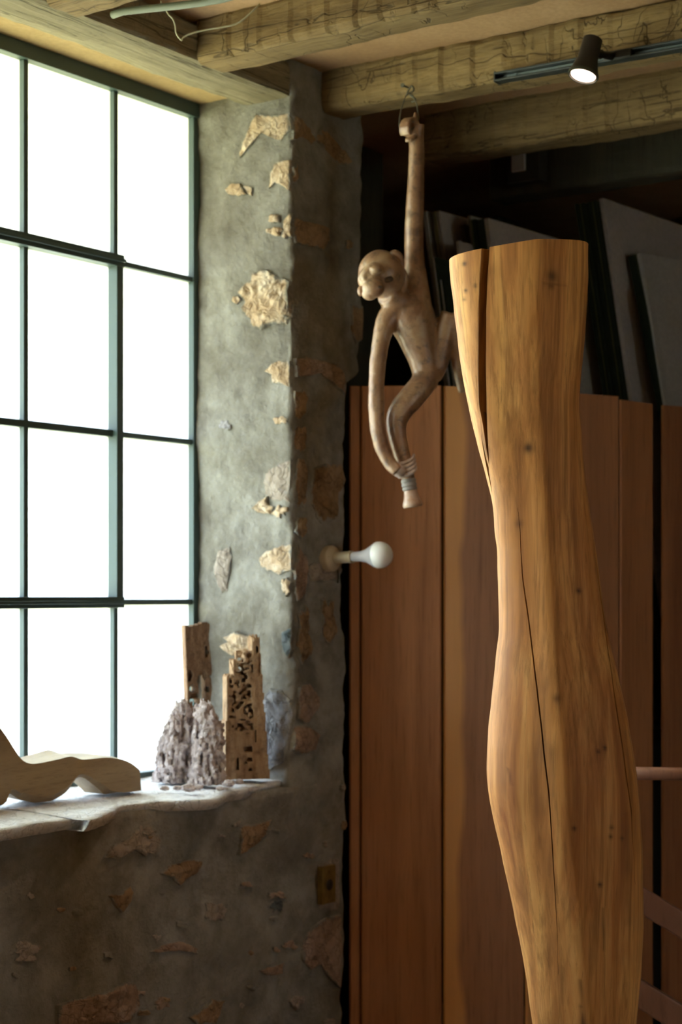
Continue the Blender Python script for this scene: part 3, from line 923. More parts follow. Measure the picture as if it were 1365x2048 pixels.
def ball(c, r, sc=(1, 1, 1), axes=None, seg=20):
    """ellipsoid; sc along (camera right, up, towards camera) or the given axes"""
    ax_ = axes or (R, UP, -V)
    vs_, fs = [], []
    for i in range(seg + 1):
        ph = math.pi * i / seg
        for k in range(seg):
            th = 2 * math.pi * k / seg
            d = (math.sin(ph) * math.cos(th), math.cos(ph), math.sin(ph) * math.sin(th))
            vs_.append(Vector(c) + ax_[0] * (d[0] * r * sc[0]) + ax_[1] * (d[1] * r * sc[1]) + ax_[2] * (d[2] * r * sc[2]))
    for i in range(seg):
        for k in range(seg):
            fs.append((i * seg + k, i * seg + (k + 1) % seg, (i + 1) * seg + (k + 1) % seg, (i + 1) * seg + k))
    return vs_, fs


def limb(tab, n=16, m=6):
    """tab rows: x, y, D, radius in pixels"""
    c = catmull(tab, m)
    return tube_geo([P(q[0], q[1], q[2]) for q in c], [q[3] * q[2] / F for q in c], n)


def pxball(x, y, D, r, sc=(1, 1, 1), axes=None): return ball(P(x, y, D), r * D / F, sc, axes)


def bronze():
    m = Mat('patinated_bronze', .30, .6)
    a = m.noise(9, 7, .62, dist=.8); b_ = m.noise(42, 6, .7, dist=.5); c_ = m.noise(130, 4, .6)
    c = m.ramp(a, [(.3, (.15, .07, .04)), (.5, (.29, .165, .095)), (.66, (.38, .27, .17)), (.80, (.46, .40, .30))])
    c = m.mix(m.ramp(b_, [(.33, .8), (.48, 0.0)]), c, (.09, .06, .045))
    c = m.mix(m.ramp(b_, [(.58, 0.0), (.76, .45)]), c, (.46, .38, .27))
    m.col(c); m.bump(m.math('ADD', b_, m.math('MULTIPLY', c_, .5)), .35, .003)
    m.b.inputs['Metallic'].default_value = .05
    return m.m


M_BRONZE = bronze()
mk = empty('hanging_monkey', P(840, 1018, 3.76))
tag(mk, 'brown patinated monkey figure hanging from the joist by one arm', 'sculpture')
parts = [
    limb([(833, 262, 3.80, 15), (834, 300, 3.80, 15.5), (832, 370, 3.80, 17), (829, 450, 3.80, 19), (829, 510, 3.80, 20), (831, 560, 3.79, 25), (832, 610, 3.78, 33)]),
    limb([(806, 590, 3.76, 26), (812, 612, 3.77, 40), (822, 640, 3.77, 44), (834, 675, 3.775, 38), (846, 715, 3.78, 31), (852, 748, 3.78, 27), (850, 772, 3.775, 26)]),
    pxball(845, 640, 3.775, 30, (.9, 1.35, 1)), pxball(790, 632, 3.76, 27, (1, 1.2, 1)),
    # arm hanging down to the ankle
    limb([(800, 618, 3.76, 30), (776, 640, 3.75, 23), (762, 685, 3.74, 18), (755, 745, 3.735, 16.5), (753, 800, 3.73, 16.5), (755, 850, 3.73, 16), (764, 892, 3.73, 15.5), (780, 926, 3.73, 14), (797, 944, 3.725, 12)]),
    # bent leg below
    limb([(858, 742, 3.78, 26), (845, 770, 3.77, 26), (822, 797, 3.76, 26), (800, 824, 3.755, 24), (793, 848, 3.755, 21), (797, 880, 3.755, 18.5), (805, 912, 3.755, 16.5), (813, 940, 3.755, 14.5), (818, 962, 3.755, 13)]),
    # raised leg
    limb([(862, 750, 3.785, 24), (876, 725, 3.785, 22), (886, 685, 3.78, 21), (894, 648, 3.775, 20), (901, 626, 3.77, 18)]),
    limb([(900, 628, 3.77, 18), (908, 652, 3.775, 16), (913, 690, 3.79, 15), (918, 730, 3.80, 14), (922, 765, 3.81, 11), (926, 785, 3.81, 9)]),
    # head
    pxball(762, 546, 3.725, 46, (1, 1.0, .95)), pxball(772, 553, 3.735, 45, (.9, .95, 1)),
    pxball(745, 560, 3.70, 28, (1.05, .95, 1)),
    limb([(775, 585, 3.74, 26), (795, 602, 3.76, 32)]),
]
body = remeshed('body', parts, M_BRONZE, mk, voxel=.0032, smooth=5, disp=lambda p: .0010 * N3(p, 30) + .0006 * N3(p, 70))
face = [
    pxball(747, 577, 3.674, 21, (1.08, .92, 1)), pxball(740, 588, 3.677, 16, (1, .8, 1)),
    limb([(722, 560, 3.685, 8), (732, 545, 3.678, 8), (746, 534, 3.676, 10), (760, 537, 3.676, 9), (765, 548, 3.68, 6)], 12),
    pxball(752, 539, 3.669, 10.5, (1.15, .9, 1)), pxball(731, 556, 3.678, 9), pxball(722, 582, 3.695, 9, (.8, 1.2, 1)),
    pxball(741, 562, 3.676, 8, (.8, 1.3, 1)), pxball(745, 560, 3.69, 22, (1, 1, 1)),
]
fo = remeshed('face', face, M_BRONZE, mk, voxel=.0018, smooth=2)
shade_m = plain('socket_shade_brown', (.085, .052, .03), .5)  # dark brown standing in for the shade in the eye socket
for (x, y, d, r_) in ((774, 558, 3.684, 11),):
    mesh_obj('socket_shade', *pxball(x, y, d + .004, r_, (1.2, .7, .5)), shade_m, mk, True)
mesh_obj('nostril', *pxball(760, 574, 3.657, 4.5, (1.2, .7, .7)), shade_m, mk, True)
remeshed('ear', [limb([(778, 514, 3.715, 6), (790, 507, 3.71, 8), (800, 516, 3.715, 8), (803, 532, 3.72, 7), (800, 545, 3.722, 6)], 12), pxball(790, 526, 3.718, 16, (.8, 1.1, .45))], M_BRONZE, mk, voxel=.0022, smooth=3)
remeshed('collar', [limb([(806, 540, 3.728, 6), (811, 558, 3.732, 7), (808, 576, 3.735, 7), (799, 590, 3.738, 6)], 12)], M_BRONZE, mk, voxel=.0022, smooth=3)
# hand closing on the ankle: palm, four fingers and thumb curling round it
an0, an1 = P(809, 920, 3.755), P(819, 962, 3.755)
aa = (an1 - an0).normalized(); ar = (R - aa * R.dot(aa)).normalized(); af = ar.cross(aa)
if af.dot(V) > 0: af = -af
hand = [limb([(790, 936, 3.728, 12), (798, 943, 3.732, 12), (804, 946, 3.742, 9)])]
for k in range(4):
    c0 = an0 + aa * (.008 + .0088 * k); pts_, rr_ = [], []
    for j in range(8):
        a_ = math.radians(200 + 22.5 * j)               # from the palm round the front of the ankle
        rad_ = (.0225 - .0007 * k)
        pts_.append(c0 + ar * (math.cos(a_) * rad_) - af * (math.sin(a_) * rad_) - aa * (.0016 * (j - 2) ** 2 * .35))
        rr_.append(.0050 - .00022 * j)
    hand.append(tube_geo(pts_, rr_, 10))
hand.append(limb([(797, 938, 3.74, 6), (800, 924, 3.757, 5.5), (808, 912, 3.772, 5)], 10, 4))
mh = Mat('worn_bronze', .35, .5); mh.col(mh.ramp(mh.noise(50), [(.35, (.30, .20, .15)), (.6, (.46, .38, .35))]))
hand = remeshed('hand', hand, mh.m, mk, voxel=.0013, smooth=1)
# bands and foot
mfoot = Mat('foot_bronze', .4, .5); mfoot.col(mfoot.ramp(mfoot.noise(40), [(.35, (.30, .16, .09)), (.65, (.42, .33, .28))]))
fa = (P(826, 1014, 3.755) - P(817, 958, 3.755)); fL = fa.length
px_ = 3.755 / F
lathe('ankle_band', P(817, 958, 3.755), fa, [(0, 13.5 * px_), (.002, 15 * px_), (.006, 15.2 * px_), (.008, 13.8 * px_), (.010, 15 * px_), (.015, 15.2 * px_), (.017, 13.6 * px_), (.019, 14.8 * px_), (.023, 14.8 * px_), (.025, 13 * px_)], plain('grey_band', (.20, .18, .17), .5), mk, 28)
lathe('foot', P(821, 980, 3.755), fa, [(-.01, 12 * px_), (.004, 13 * px_), (.018, 15.5 * px_), (.028, 19.5 * px_), (.033, 20 * px_), (.037, 18 * px_), (.038, 0)], mfoot.m, mk, 28)
# gripping hand at the top: a broad palm curled over like a hook
hb = []
pc = P(820, 258, 3.795)
hax = (R * .70 - V * .62 + UP * -.05).normalized()       # the curled palm's axis
ha = UP.cross(hax).normalized(); hu = hax.cross(ha)
for k in range(4):
    c = []
    for j in range(13):
        an = math.radians(-60 + j * 24)
        c.append(pc + hax * ((k - 1.5) * .0062) + ha * (math.cos(an) * .0165) + hu * (math.sin(an) * .0195))
    hb.append(tube_geo(c, .0056, 10))
hb.append(tube_geo([pc - hax * .011, pc + hax * .006], .0165, 20))
hb.append(limb([(836, 248, 3.795, 14), (834, 275, 3.80, 14.5), (834, 300, 3.80, 15)]))
hb.append(limb([(812, 280, 3.775, 4.5), (822, 279, 3.772, 6), (832, 272, 3.778, 6)], 10, 3))
remeshed('hand', hb, M_BRONZE, mk, voxel=.0018, smooth=2)
eyeb = P(831, 232, 3.80)
lathe('hanging_eye', P(831, 240, 3.80), UP, [(0, .005), (.008, .0045), (.012, .003), (.016, .0025)], M_BRONZE, mk, 14)
# its hanging wire on the joist
wm = plain('dull_iron_wire', (.10, .095, .07), .5, .4, .5)
wire = empty('hanging_wire', PX(822, 182, 3.215))
tag(wire, 'dull wire looped over a nail on the joist above the monkey', 'wire')
tube('loop', [PX(822, 184, 3.212), P(812, 192, 3.80), P(804, 215, 3.795), P(800, 235, 3.792), P(799, 252, 3.79), P(806, 262, 3.785), P(820, 262, 3.775), P(834, 250, 3.79), P(838, 236, 3.80), P(834, 208, 3.80), P(826, 190, 3.80), PX(822, 184, 3.212)], .0013, wm, wire, 6)
tube('knot', [PX(x, y, 3.21) for x, y in catmull([(814, 190), (818, 180), (824, 172), (828, 180), (820, 188), (826, 194), (832, 200), (824, 204)], 3)], .0022, wm, wire, 6)
lathe('nail', PX(823, 178, 3.24), (-1, 0, 0), [(0, .002), (.034, .002), (.034, .005), (.036, .005)], wm, wire, 10)

# ------------------------------------------------------------------ bulb holder, outlet
bp0 = PY(661, 1117, YF - .004)
blb = empty('bulb_holder', bp0)
tag(blb, 'white bulb in a cream holder sticking out from the stone wall', 'lamp')
bax = (Vector((0, -1, 0)) + UP * .045).normalized()
M_CREAM = plain('cream_porcelain', (.50, .42, .30), .4, .5)
lathe('backplate', bp0, bax, [(-.01, .030), (.006, .030), (.010, .0275), (.013, .020), (.016, .0145)], M_CREAM, blb, 36)
for s_ in (-1, 1):
    lathe('screw', bp0 + Vector((s_ * .021, 0, .003)) + bax * .009, bax, [(0, .0035), (.002, .0035), (.003, .001)], plain('screw_dark', (.04, .035, .03), .5), blb, 10)
lathe('socket', bp0, bax, [(.014, .0150), (.020, .0135), (.052, .0130), (.054, .0142), (.062, .0142), (.063, .0128)], M_CREAM, blb, 32)
lathe('bulb_base', bp0, bax, [(.058, .0110), (.064, .0112), (.085, .0118), (.100, .0148), (.116, .0225), (.128, .0288), (.131, .0298)], plain('pale_lilac_plastic', (.46, .44, .46), .4, .4), blb, 36)
mw = Mat('white_bulb_diffuser', .3, .5); mw.col((.80, .78, .76)); mw.b.inputs['Subsurface Weight'].default_value = .1
lathe('bulb_dome', bp0, bax, [(.1305, .0300)] + [(.136 + .0300 * math.sin(a), .0302 * math.cos(a)) for a in np.linspace(0, 1.56, 14)], mw.m, blb, 40)
bx0 = PY(652, 1146, YF)
plate_patch = stone('F', blob(612, 1124, 692, 1166, 14, .08), .006, M_PATCH, .001, name='plaster_patch')
tube('cable', [PY(676, 1140, YF - .008), PY(677, 1155, YF - .008), PY(676, 1166, YF - .007)], .002, plain('dark_cable', (.05, .05, .04), .6), blb, 6)

stone('F', [(636, 1730), (645, 1718), (660, 1712), (680, 1716), (684, 1760), (682, 1808), (676, 1822), (650, 1826), (638, 1818), (632, 1780)], .004, M_PATCH, .001, name='plaster_patch')
oc = PY(656.5, 1769, YF - .016)
out = empty('wall_outlet', oc)
tag(out, 'tarnished brass outlet plate on the stone wall beside the planks', 'outlet')
M_BRASS = Mat('tarnished_brass', .38, .5); M_BRASS.col(M_BRASS.ramp(M_BRASS.noise(50), [(.35, (.20, .125, .035)), (.65, (.30, .20, .06))])); M_BRASS.b.inputs['Metallic'].default_value = .6
xw = (PY(670, 1769, YF - .016).x - PY(643, 1769, YF - .016).x) / 2
box('plate', oc.x - xw, oc.x + xw, oc.y - .004, oc.y + .012, oc.z - .043, oc.z + .043, M_BRASS.m, out, .003)
lathe('socket_face', oc + Vector((0, -.003, 0)), (0, -1, 0), [(0, .0125), (.002, .0125), (.0028, .0115)], plain('dark_bakelite', (.035, .028, .02), .4), out, 28)
for s_ in (-1, 1):
    box('slot', oc.x + s_ * .004 - .001, oc.x + s_ * .004 + .001, oc.y - .0065, oc.y - .005, oc.z - .003, oc.z + .005, M_BLACK, out)
    lathe('screw', oc + Vector((0, -.004, s_ * .030)), (0, -1, 0), [(0, .003), (.001, .003), (.0015, .0015)], M_BRASS.m, out, 12)

# ------------------------------------------------------------------ wide planks standing before the storage bay


def plank(x0, D0, x1, D1, mat, ytop=772, th=.02, name='wide_plank', label='', wob=.0):
    a = P(x0, 1190, D0); b_ = P(x1, 1190, D1)
    ztop = EYE + (CY - ytop) / F * D0 if ytop else 1.985
    d = b_ - a; w = d.length; ang = math.atan2(d.y, d.x)
    vs_, fs = [], []
    nz = 60
    for i in range(nz + 1):
        z_ = ztop * i / nz
        e0 = wob * N3((0, x0, z_), 5); 
        for (xx, yy) in ((0 + e0, .004), (.004 + e0, 0), (w - .004, 0), (w, .004), (w - .012, th), (.012 + e0, th)):
            vs_.append((xx, yy, z_))
    for i in range(nz):
        for k in range(6): fs.append((i * 6 + k, i * 6 + (k + 1) % 6, (i + 1) * 6 + (k + 1) % 6, (i + 1) * 6 + k))
    fs += [tuple(reversed(range(6))), tuple(range(nz * 6, nz * 6 + 6))]
    me = bpy.data.meshes.new(name); me.from_pydata(vs_, [], fs); me.materials.append(mat)
    o = bpy.data.objects.new(name, me); link(o); o.location = (a.x, a.y, 0); o.rotation_euler = (0, 0, ang)
    recalc(o)
    return tag(o, label, 'plank', 'reddish planks standing before the storage bay')


plank(699, 4.105, 720.5, 4.105, M_PLANK, 772, label='narrow reddish plank strip against the stone wall')
plank(722, 4.10, 884, 4.09, M_PLANK, 772, label='wide reddish-brown plank next to the narrow strip')
plank(888.5, 4.10, 1050, 4.155, M_PLANK_SAP, 772, label='reddish plank with a pale orange sapwood edge')
plank(1053, 4.155, 1240, 4.30, M_PLANK_SAP, 779, label='wide brown plank behind the carved trunk')
plank(1242, 4.30, 1308, 4.40, M_PLANK, 799, label='narrow brown plank beside the dark slot')
plank(1326, 4.42, 1560, 4.62, M_PLANK, 810, label='dark brown plank past the dark slot')

# ------------------------------------------------------------------ boards and canvases leaning in the storage bay


def leaning(tl, bl, D0, length, mat_face, label, th=.018, vpx=3500, name='leaning_board', zbase=1.15, edge=None, Db=None, cat='board', group='boards leaning in the storage bay'):
    """tl, bl: two pixels on the near edge; the board runs back from it towards vpx on the horizon"""
    p0 = P(*tl, D0); p1 = P(*bl, Db or D0)
    dn = (p1 - p0).normalized()
    t = (zbase - p0.z) / dn.z
    p1 = p0 + dn * t
    bk = (V * 1.0 + R * ((vpx - CX) / F)).normalized()
    nr = bk.cross(dn).normalized()
    if nr.dot(R) < 0: nr = -nr                                    # thickness away to the right
    q = [p0, p1, p1 + bk * length, p0 + bk * length]
    vs_ = q + [v + nr * th for v in q]
    root = empty(name, (p1 + bk * length / 2))
    o = recalc(mesh_obj('panel', vs_, [(0, 1, 2, 3), (7, 6, 5, 4), (0, 4, 5, 1), (1, 5, 6, 2), (2, 6, 7, 3), (3, 7, 4, 0)], mat_face, root))
    if edge:                                                       # dark wooden strip along the near edge
        w_, em = edge
        e0 = [p0 - bk * .004 - nr * w_, p1 - bk * .004 - nr * w_, p1 + bk * .02 - nr * w_, p0 + bk * .02 - nr * w_]
        e1 = [v + nr * (w_ - .0005) for v in e0]
        recalc(mesh_obj('edge_strip', e0 + e1, [(0, 1, 2, 3), (7, 6, 5, 4), (0, 4, 5, 1), (1, 5, 6, 2), (2, 6, 7, 3), (3, 7, 4, 0)], em, root))
    return tag(root, label, cat, group)


M_GREY = plaster('mauve_grey_board', (.44, .40, .405), (.48, .44, .445))
M_GREY2 = plaster('grey_board', (.40, .385, .385), (.44, .425, .425))
M_BROWNB = plaster('brown_board', (.10, .075, .05), (.12, .09, .06))
M_DKGREEN = plaster('black_green_edge', (.022, .03, .02), (.03, .038, .024))
M_OLIVE = plaster('olive_edge', (.07, .075, .03), (.09, .09, .04))
M_TANEDGE = plaster('tan_edge', (.22, .19, .10), (.26, .22, .12))
SB = 1.10


def lean_row(x, y, slope): return (x, y), (x + slope * 360, y + 360)


for (x, y, D, ln, mt, th, ed, lab) in (
        (846, 424, 4.62, .34, M_GREY2, .012, None, 'thin grey board behind the monkey arm'),
        (873, 423, 4.60, .36, M_GREY, .010, (.010, M_TANEDGE), 'mauve-grey board with a tan edge'),
        (921, 450, 4.64, .12, M_BROWNB, .012, None, 'brown board behind the small grey board'),
        (869, 515, 4.50, .30, M_DKGREEN, .005, (.003, M_GREY), 'black-green board with a thin pale edge'),
        (884, 560, 4.50, .30, M_DKGREEN, .007, (.002, M_GREY2), 'short black-green board before the small grey board'),
        (936, 432, 4.60, .10, M_GREY2, .009, None, 'narrow grey board with dark strips in front'),
        (912, 483, 4.52, .17, M_GREY, .009, None, 'small mauve-grey board in front of a brown board'),
        (944, 440, 4.56, .20, M_DKGREEN, .010, (.003, M_OLIVE), 'dark board with a pale line along its side'),
        (969, 438, 4.54, .55, M_GREY, .012, (.020, M_DKGREEN), 'large mauve-grey board half hidden behind the trunk')):
    leaning(*lean_row(x, y, .125), D, ln, mt, lab, th, edge=ed, name='storage_board', zbase=1.162)
leaning(*lean_row(1110, 535, .147), 4.70, .60, M_GREY2, 'grey board against the dark stack', .012, name='storage_board', zbase=1.162)
for k in range(4):
    leaning(*lean_row(1150 + 12.2 * k, 408 - 2 * k, .147), 4.72, .55, M_DKGREEN, ('black-green board, outermost of the dark stack', 'black-green board, second of the dark stack', 'black-green board, third of the dark stack', 'black-green board with an olive edge against the tall grey board')[k], .0085,
            edge=(.002, M_OLIVE) if k in (1, 3) else None, name='storage_board', zbase=1.162)
leaning(*lean_row(1199, 398, .147), 4.72, .50, M_GREY, 'tall mauve-grey board, highest in the storage bay', .012, name='storage_board', zbase=1.162)
leaning((1274, 508), (1332, 806), 4.74, .60, M_GREY2, 'grey board with a broad black side strip', .014, edge=(.028, M_DKGREEN), name='storage_board', vpx=4600, zbase=1.165)
leaning((1290, 575), (1326, 806), 4.68, .03, M_GREY2, 'thin pale lath beside the broad black strip', .006, name='storage_board', zbase=1.162)

# shelf and uprights of the storage bay
rack = empty('storage_rack', (4.4, 2.55, 0))
tag(rack, 'dark wooden storage rack behind the planks', 'rack')
for (x, y, w_) in ((3.56, 2.72, .10), (3.75, 2.62, .16), (4.75, 2.75, .10), (5.1, 2.2, .09)):
    box('upright', x, x + w_, y, y + .08, 0, ZC - .005, M_DARKWOOD, rack)
sp = [(3.62, 2.42), (4.45, 1.86), (5.55, 1.86), (5.55, 3.35), (3.62, 3.35)]
recalc(mesh_obj('shelf', [(x, y, 1.115) for x, y in sp] + [(x, y, 1.147) for x, y in sp], [(4, 3, 2, 1, 0), (5, 6, 7, 8, 9)] + [(k, (k + 1) % 5, (k + 1) % 5 + 5, k + 5) for k in range(5)], M_DARKWOOD, rack))
box('cross_rail', 4.6, 5.55, 2.30, 2.36, 2.30, 2.38, M_DARKWOOD, rack)
bxp = PX(1047, 325, 4.045)
sw = empty('wall_box', bxp)
tag(sw, 'small dark box with a pale cover high in the storage bay', 'box')
oriented_box('housing', bxp + Vector((.022, 0, -.004)), Vector((0, -1, 0)), Vector((1, 0, 0)), UP, .10, .044, .095, plain('dark_housing', (.035, .032, .026), .7), sw, .004)
oriented_box('cover', bxp + Vector((-.003, .012, 0)), Vector((0, -1, 0)), Vector((1, 0, 0)), UP, .040, .008, .045, plain('pale_cover', (.42, .40, .43), .5), sw, .002)

# ------------------------------------------------------------------ railing at the trunk's side
M_RAIL = wood_mat('reddish_rail', (.13, .05, .028), (.18, .075, .042), (.23, .105, .062), (14, 14, 3), .45, .1, .4)
rl = P(1500, 1190, 3.35); rl.z = 0
rail = empty('wooden_stand', rl)
tag(rail, 'reddish wooden stand with a round rail and sloping boards beside the trunk', 'stand')
tube('round_rail', [P(1225, 1546, 3.35), P(1365, 1548, 3.35), P(1510, 1549, 3.35)], .0125, M_RAIL, rail, 20)


def sloping(x0, ya, yb, x1, D, th=.03):
    s_ = .62
    v0 = [P(x0, ya, D), P(x0, yb, D), P(x1, yb + s_ * (x1 - x0), D), P(x1, ya + s_ * (x1 - x0), D)]
    v1 = [v + V * th for v in v0]
    o = recalc(mesh_obj('sloping_board', v0 + v1, [(0, 1, 2, 3), (7, 6, 5, 4), (0, 4, 5, 1), (1, 5, 6, 2), (2, 6, 7, 3), (3, 7, 4, 0)], M_RAIL, rail))
    bevel(o, .004)


sloping(1240, 1745, 1802, 1540, 3.38)
sloping(1220, 1978 - 58, 1978 + 4, 1540, 3.38)
pa = P(1500, 1190, 3.36)
oriented_box('post', Vector((pa.x, pa.y, .65)) + R * .0, R, V, UP, .05, .05, 1.3, M_RAIL, rail, .004)
pb = P(1205, 1190, 3.40)
oriented_box('post', Vector((pb.x, pb.y, .60)), R, V, UP, .045, .045, 1.2, M_RAIL, rail, .004)


# ------------------------------------------------------------------ weathered wood pieces on the sill
def voxels(name, fn, size, cell, origin, axes, mat, sm_=2, jit=.25, seed=0):
    """solid where fn(x, y, z) is true, x across, y away, z up, in metres from the base's middle"""
    nx, ny, nz = [max(2, int(s_ / cell)) for s_ in size]
    g = np.zeros((nx + 2, ny + 2, nz + 2), bool)
    for i in range(nx):
        for j in range(ny):
            for k in range(nz):
                g[i + 1, j + 1, k + 1] = fn((i + .5) * cell - size[0] / 2, (j + .5) * cell - size[1] / 2, (k + .5) * cell)
    seen = np.zeros_like(g)                                        # keep what hangs together
    idx = np.argwhere(g[:, :, 1:3].any(axis=2))
    stack = [(i, j, k) for i, j in idx for k in (1, 2) if g[i, j, k]]
    for q in stack: seen[q] = True
    while stack:
        i, j, k = stack.pop()
        for d in ((1, 0, 0), (-1, 0, 0), (0, 1, 0), (0, -1, 0), (0, 0, 1), (0, 0, -1)):
            q = (i + d[0], j + d[1], k + d[2])
            if g[q] and not seen[q]: seen[q] = True; stack.append(q)
    g = seen
    vid, vs_, fs = {}, [], []
    rnd = random.Random(seed)

    def vert(i, j, k):
        if (i, j, k) not in vid:
            vid[(i, j, k)] = len(vs_)
            vs_.append([(i - 1) * cell - size[0] / 2, (j - 1) * cell - size[1] / 2, (k - 1) * cell])
        return vid[(i, j, k)]
    quads = {(1, 0, 0): ((1, 0, 0), (1, 1, 0), (1, 1, 1), (1, 0, 1)), (-1, 0, 0): ((0, 0, 0), (0, 0, 1), (0, 1, 1), (0, 1, 0)),
             (0, 1, 0): ((0, 1, 0), (0, 1, 1), (1, 1, 1), (1, 1, 0)), (0, -1, 0): ((0, 0, 0), (1, 0, 0), (1, 0, 1), (0, 0, 1)),
             (0, 0, 1): ((0, 0, 1), (1, 0, 1), (1, 1, 1), (0, 1, 1)), (0, 0, -1): ((0, 0, 0), (0, 1, 0), (1, 1, 0), (1, 0, 0))}
    for (i, j, k) in np.argwhere(g):
        for d, qs in quads.items():
            if not g[i + d[0], j + d[1], k + d[2]]:
                fs.append(tuple(vert(i + a, j + b_, k + c) for a, b_, c in qs))
    va = np.array(vs_)
    nb = [[] for _ in vs_]
    for f in fs:
        for a in range(4): nb[f[a]].append(f[(a + 1) % 4])
    for _ in range(sm_):
        va = np.array([va[i] * .5 + va[nb[i]].mean(axis=0) * .5 for i in range(len(va))])
    va += np.array([[rnd.uniform(-1, 1) for _ in range(3)] for _ in range(len(va))]) * cell * jit
    va[:, 2] -= va[:, 2].min()
    o0 = Vector(origin); ax_, ay_, az_ = [Vector(a) for a in axes]
    o = mesh_obj(name, [o0 + ax_ * float(q[0]) + ay_ * float(q[1]) + az_ * float(q[2]) for q in va], fs, mat, None, False, origin)
    return recalc(o)


def rot_mat(name, a, b_, c_):
    m = Mat(name, .85, .15)
    n1 = m.noise(1, 6, .65, m.mapping((60, 60, 12))); n2 = m.noise(45, 5, .7)
    c = m.ramp(n1, [(.3, a), (.5, b_), (.7, c_)])
    m.col(m.mix(m.ramp(n2, [(.32, .6), (.5, 0.0)]), c, tuple(x * .4 for x in a))); m.bump(n1, .4, .003)
    return m.m


M_ROT = rot_mat('weathered_brown_wood', (.11, .058, .034), (.19, .112, .068), (.28, .18, .115))
M_ROTG = rot_mat('weathered_grey_wood', (.28, .225, .21), (.50, .425, .41), (.64, .565, .56))
M_ROTT = rot_mat('weathered_tan_wood', (.19, .105, .055), (.30, .185, .105), (.42, .295, .185))
M_ROTD = rot_mat('gnawed_hollow_wood', (.08, .05, .03), (.20, .13, .08), (.42, .31, .20))


def facing(yaw=0.0, lean=(0, 0)):
    ax_ = (R * math.cos(yaw) + V * math.sin(yaw)); ay_ = (V * math.cos(yaw) - R * math.sin(yaw))
    az_ = (UP + ax_ * lean[0] + ay_ * lean[1]).normalized()
    return ax_, ay_, az_


ZT = ZS + .010


def on_sill(x, y): return (lambda p: Vector((p.x, p.y, ZT)))(P(x, y, (EYE - ZS) * F / (y - CY)))


def f_tall(x, y, z):                                               # tall plank, its lower half gnawed through
    w_ = .032 - .006 * 0
    if abs(x) > w_ or abs(y) > .011: return False
    if z > .338 + .004 * math.sin(x * 90): return False
    if z > .235: return not ((x - .020) ** 2 / .00002 + (z - .275) ** 2 / .00018 < 1 and y < 0)
    if (x + .019) ** 2 + (z - .19) ** 2 < .0075 ** 2: return False
    if abs(x - .006) < .0075 and .165 < z < .222: return False
    if abs(x + .012) < .006 and .15 < z < .165: return False
    s_ = noise.noise(Vector((x * 70, y * 40 + 5, z * 62)))
    if z < .235 and abs(x) < .030 and s_ > .22 and z > .05: return y > .004 and s_ < .45
    return True


def f_tower(x, y, z):
    t = z / .31
    wl = -.052 + .006 * t; wr = .048 - .022 * t
    if x > wr or x < wl or abs(y) > .026: return False
    xs = .010 + .002 * math.sin(z * 60)
    if x > xs:                                                     # sound strip with a splintered top
        tp = .312 - .30 * abs(x - .016) + .014 * noise.noise(Vector((x * 230, y * 120, 0)))
        if (x - .020) ** 2 / .000012 + (z - .285) ** 2 / .00009 < 1: return False
        return z < tp and not (noise.noise(Vector((x * 150, y * 60, z * 14))) > .50 and y < -.012)
    tp = .228 if x < -.034 else (.262 if x < -.022 else .280)
    tp += .008 * noise.noise(Vector((x * 130, y * 90, 0)))
    if z > tp: return False
    if z < .100 + .03 * max(0, -x - .02) / .03 + .008 * noise.noise(Vector((x * 90, 3, 0))):
        if abs(x + .024) < .0032 and .022 < z < .048 and y < -.008: return False
        for (hx, hz, hr) in ((.000, .066, .008), (.003, .043, .006), (.005, .022, .0045), (-.006, .036, .004)):
            if abs(x - hx) < hr and abs(z - hz) < hr * .6 and y < -.008: return False
        return True
    if (x + .012) ** 2 + (z - .262) ** 2 < .0048 ** 2 or (x + .012) ** 2 + (z - .240) ** 2 < .0055 ** 2 or (x + .011) ** 2 + (z - .218) ** 2 < .0052 ** 2: return False
    if x < wl + .007: return True
    s_ = noise.noise(Vector((x * 110, y * 55, z * 120))) + .3 * noise.noise(Vector((x * 40, y * 40, z * 34)))
    if y > .012: return True
    return s_ < .02


def f_clump(seed, w_, hfun, furrow=.10):
    def f(x, y, z):
        t = z / .18
        hh = hfun(x) + .016 * noise.noise(Vector((x * 170 + seed, y * 130, 0))) + .010 * noise.noise(Vector((x * 330, y * 300 + seed, 0)))
        if z > hh: return False
        ang = math.atan2(y, x)
        r = w_ * (1.05 - .28 * t) * (1 + .22 * noise.noise(Vector((ang * 1.6 + seed, z * 34, 0))) + .20 * noise.noise(Vector((ang * 4.0, z * 75, seed))))
        if abs(x) < w_ * .3 and z < .02: r *= 1.05
        d = math.hypot(x, y * 1.25) / r
        if d > 1: return False
        if d < .52: return noise.noise(Vector((x * 100, y * 100, z * 80 + seed))) < .5
        cut_ = noise.noise(Vector((x * 125 + seed, y * 125, z * 24))) + .5 * noise.noise(Vector((x * 110, y * 110 + seed, z * 120)))
        return cut_ < furrow
    return f


def sstep(a, b_, x):
    t = min(1, max(0, (x - a) / (b_ - a))); return t * t * (3 - 2 * t)


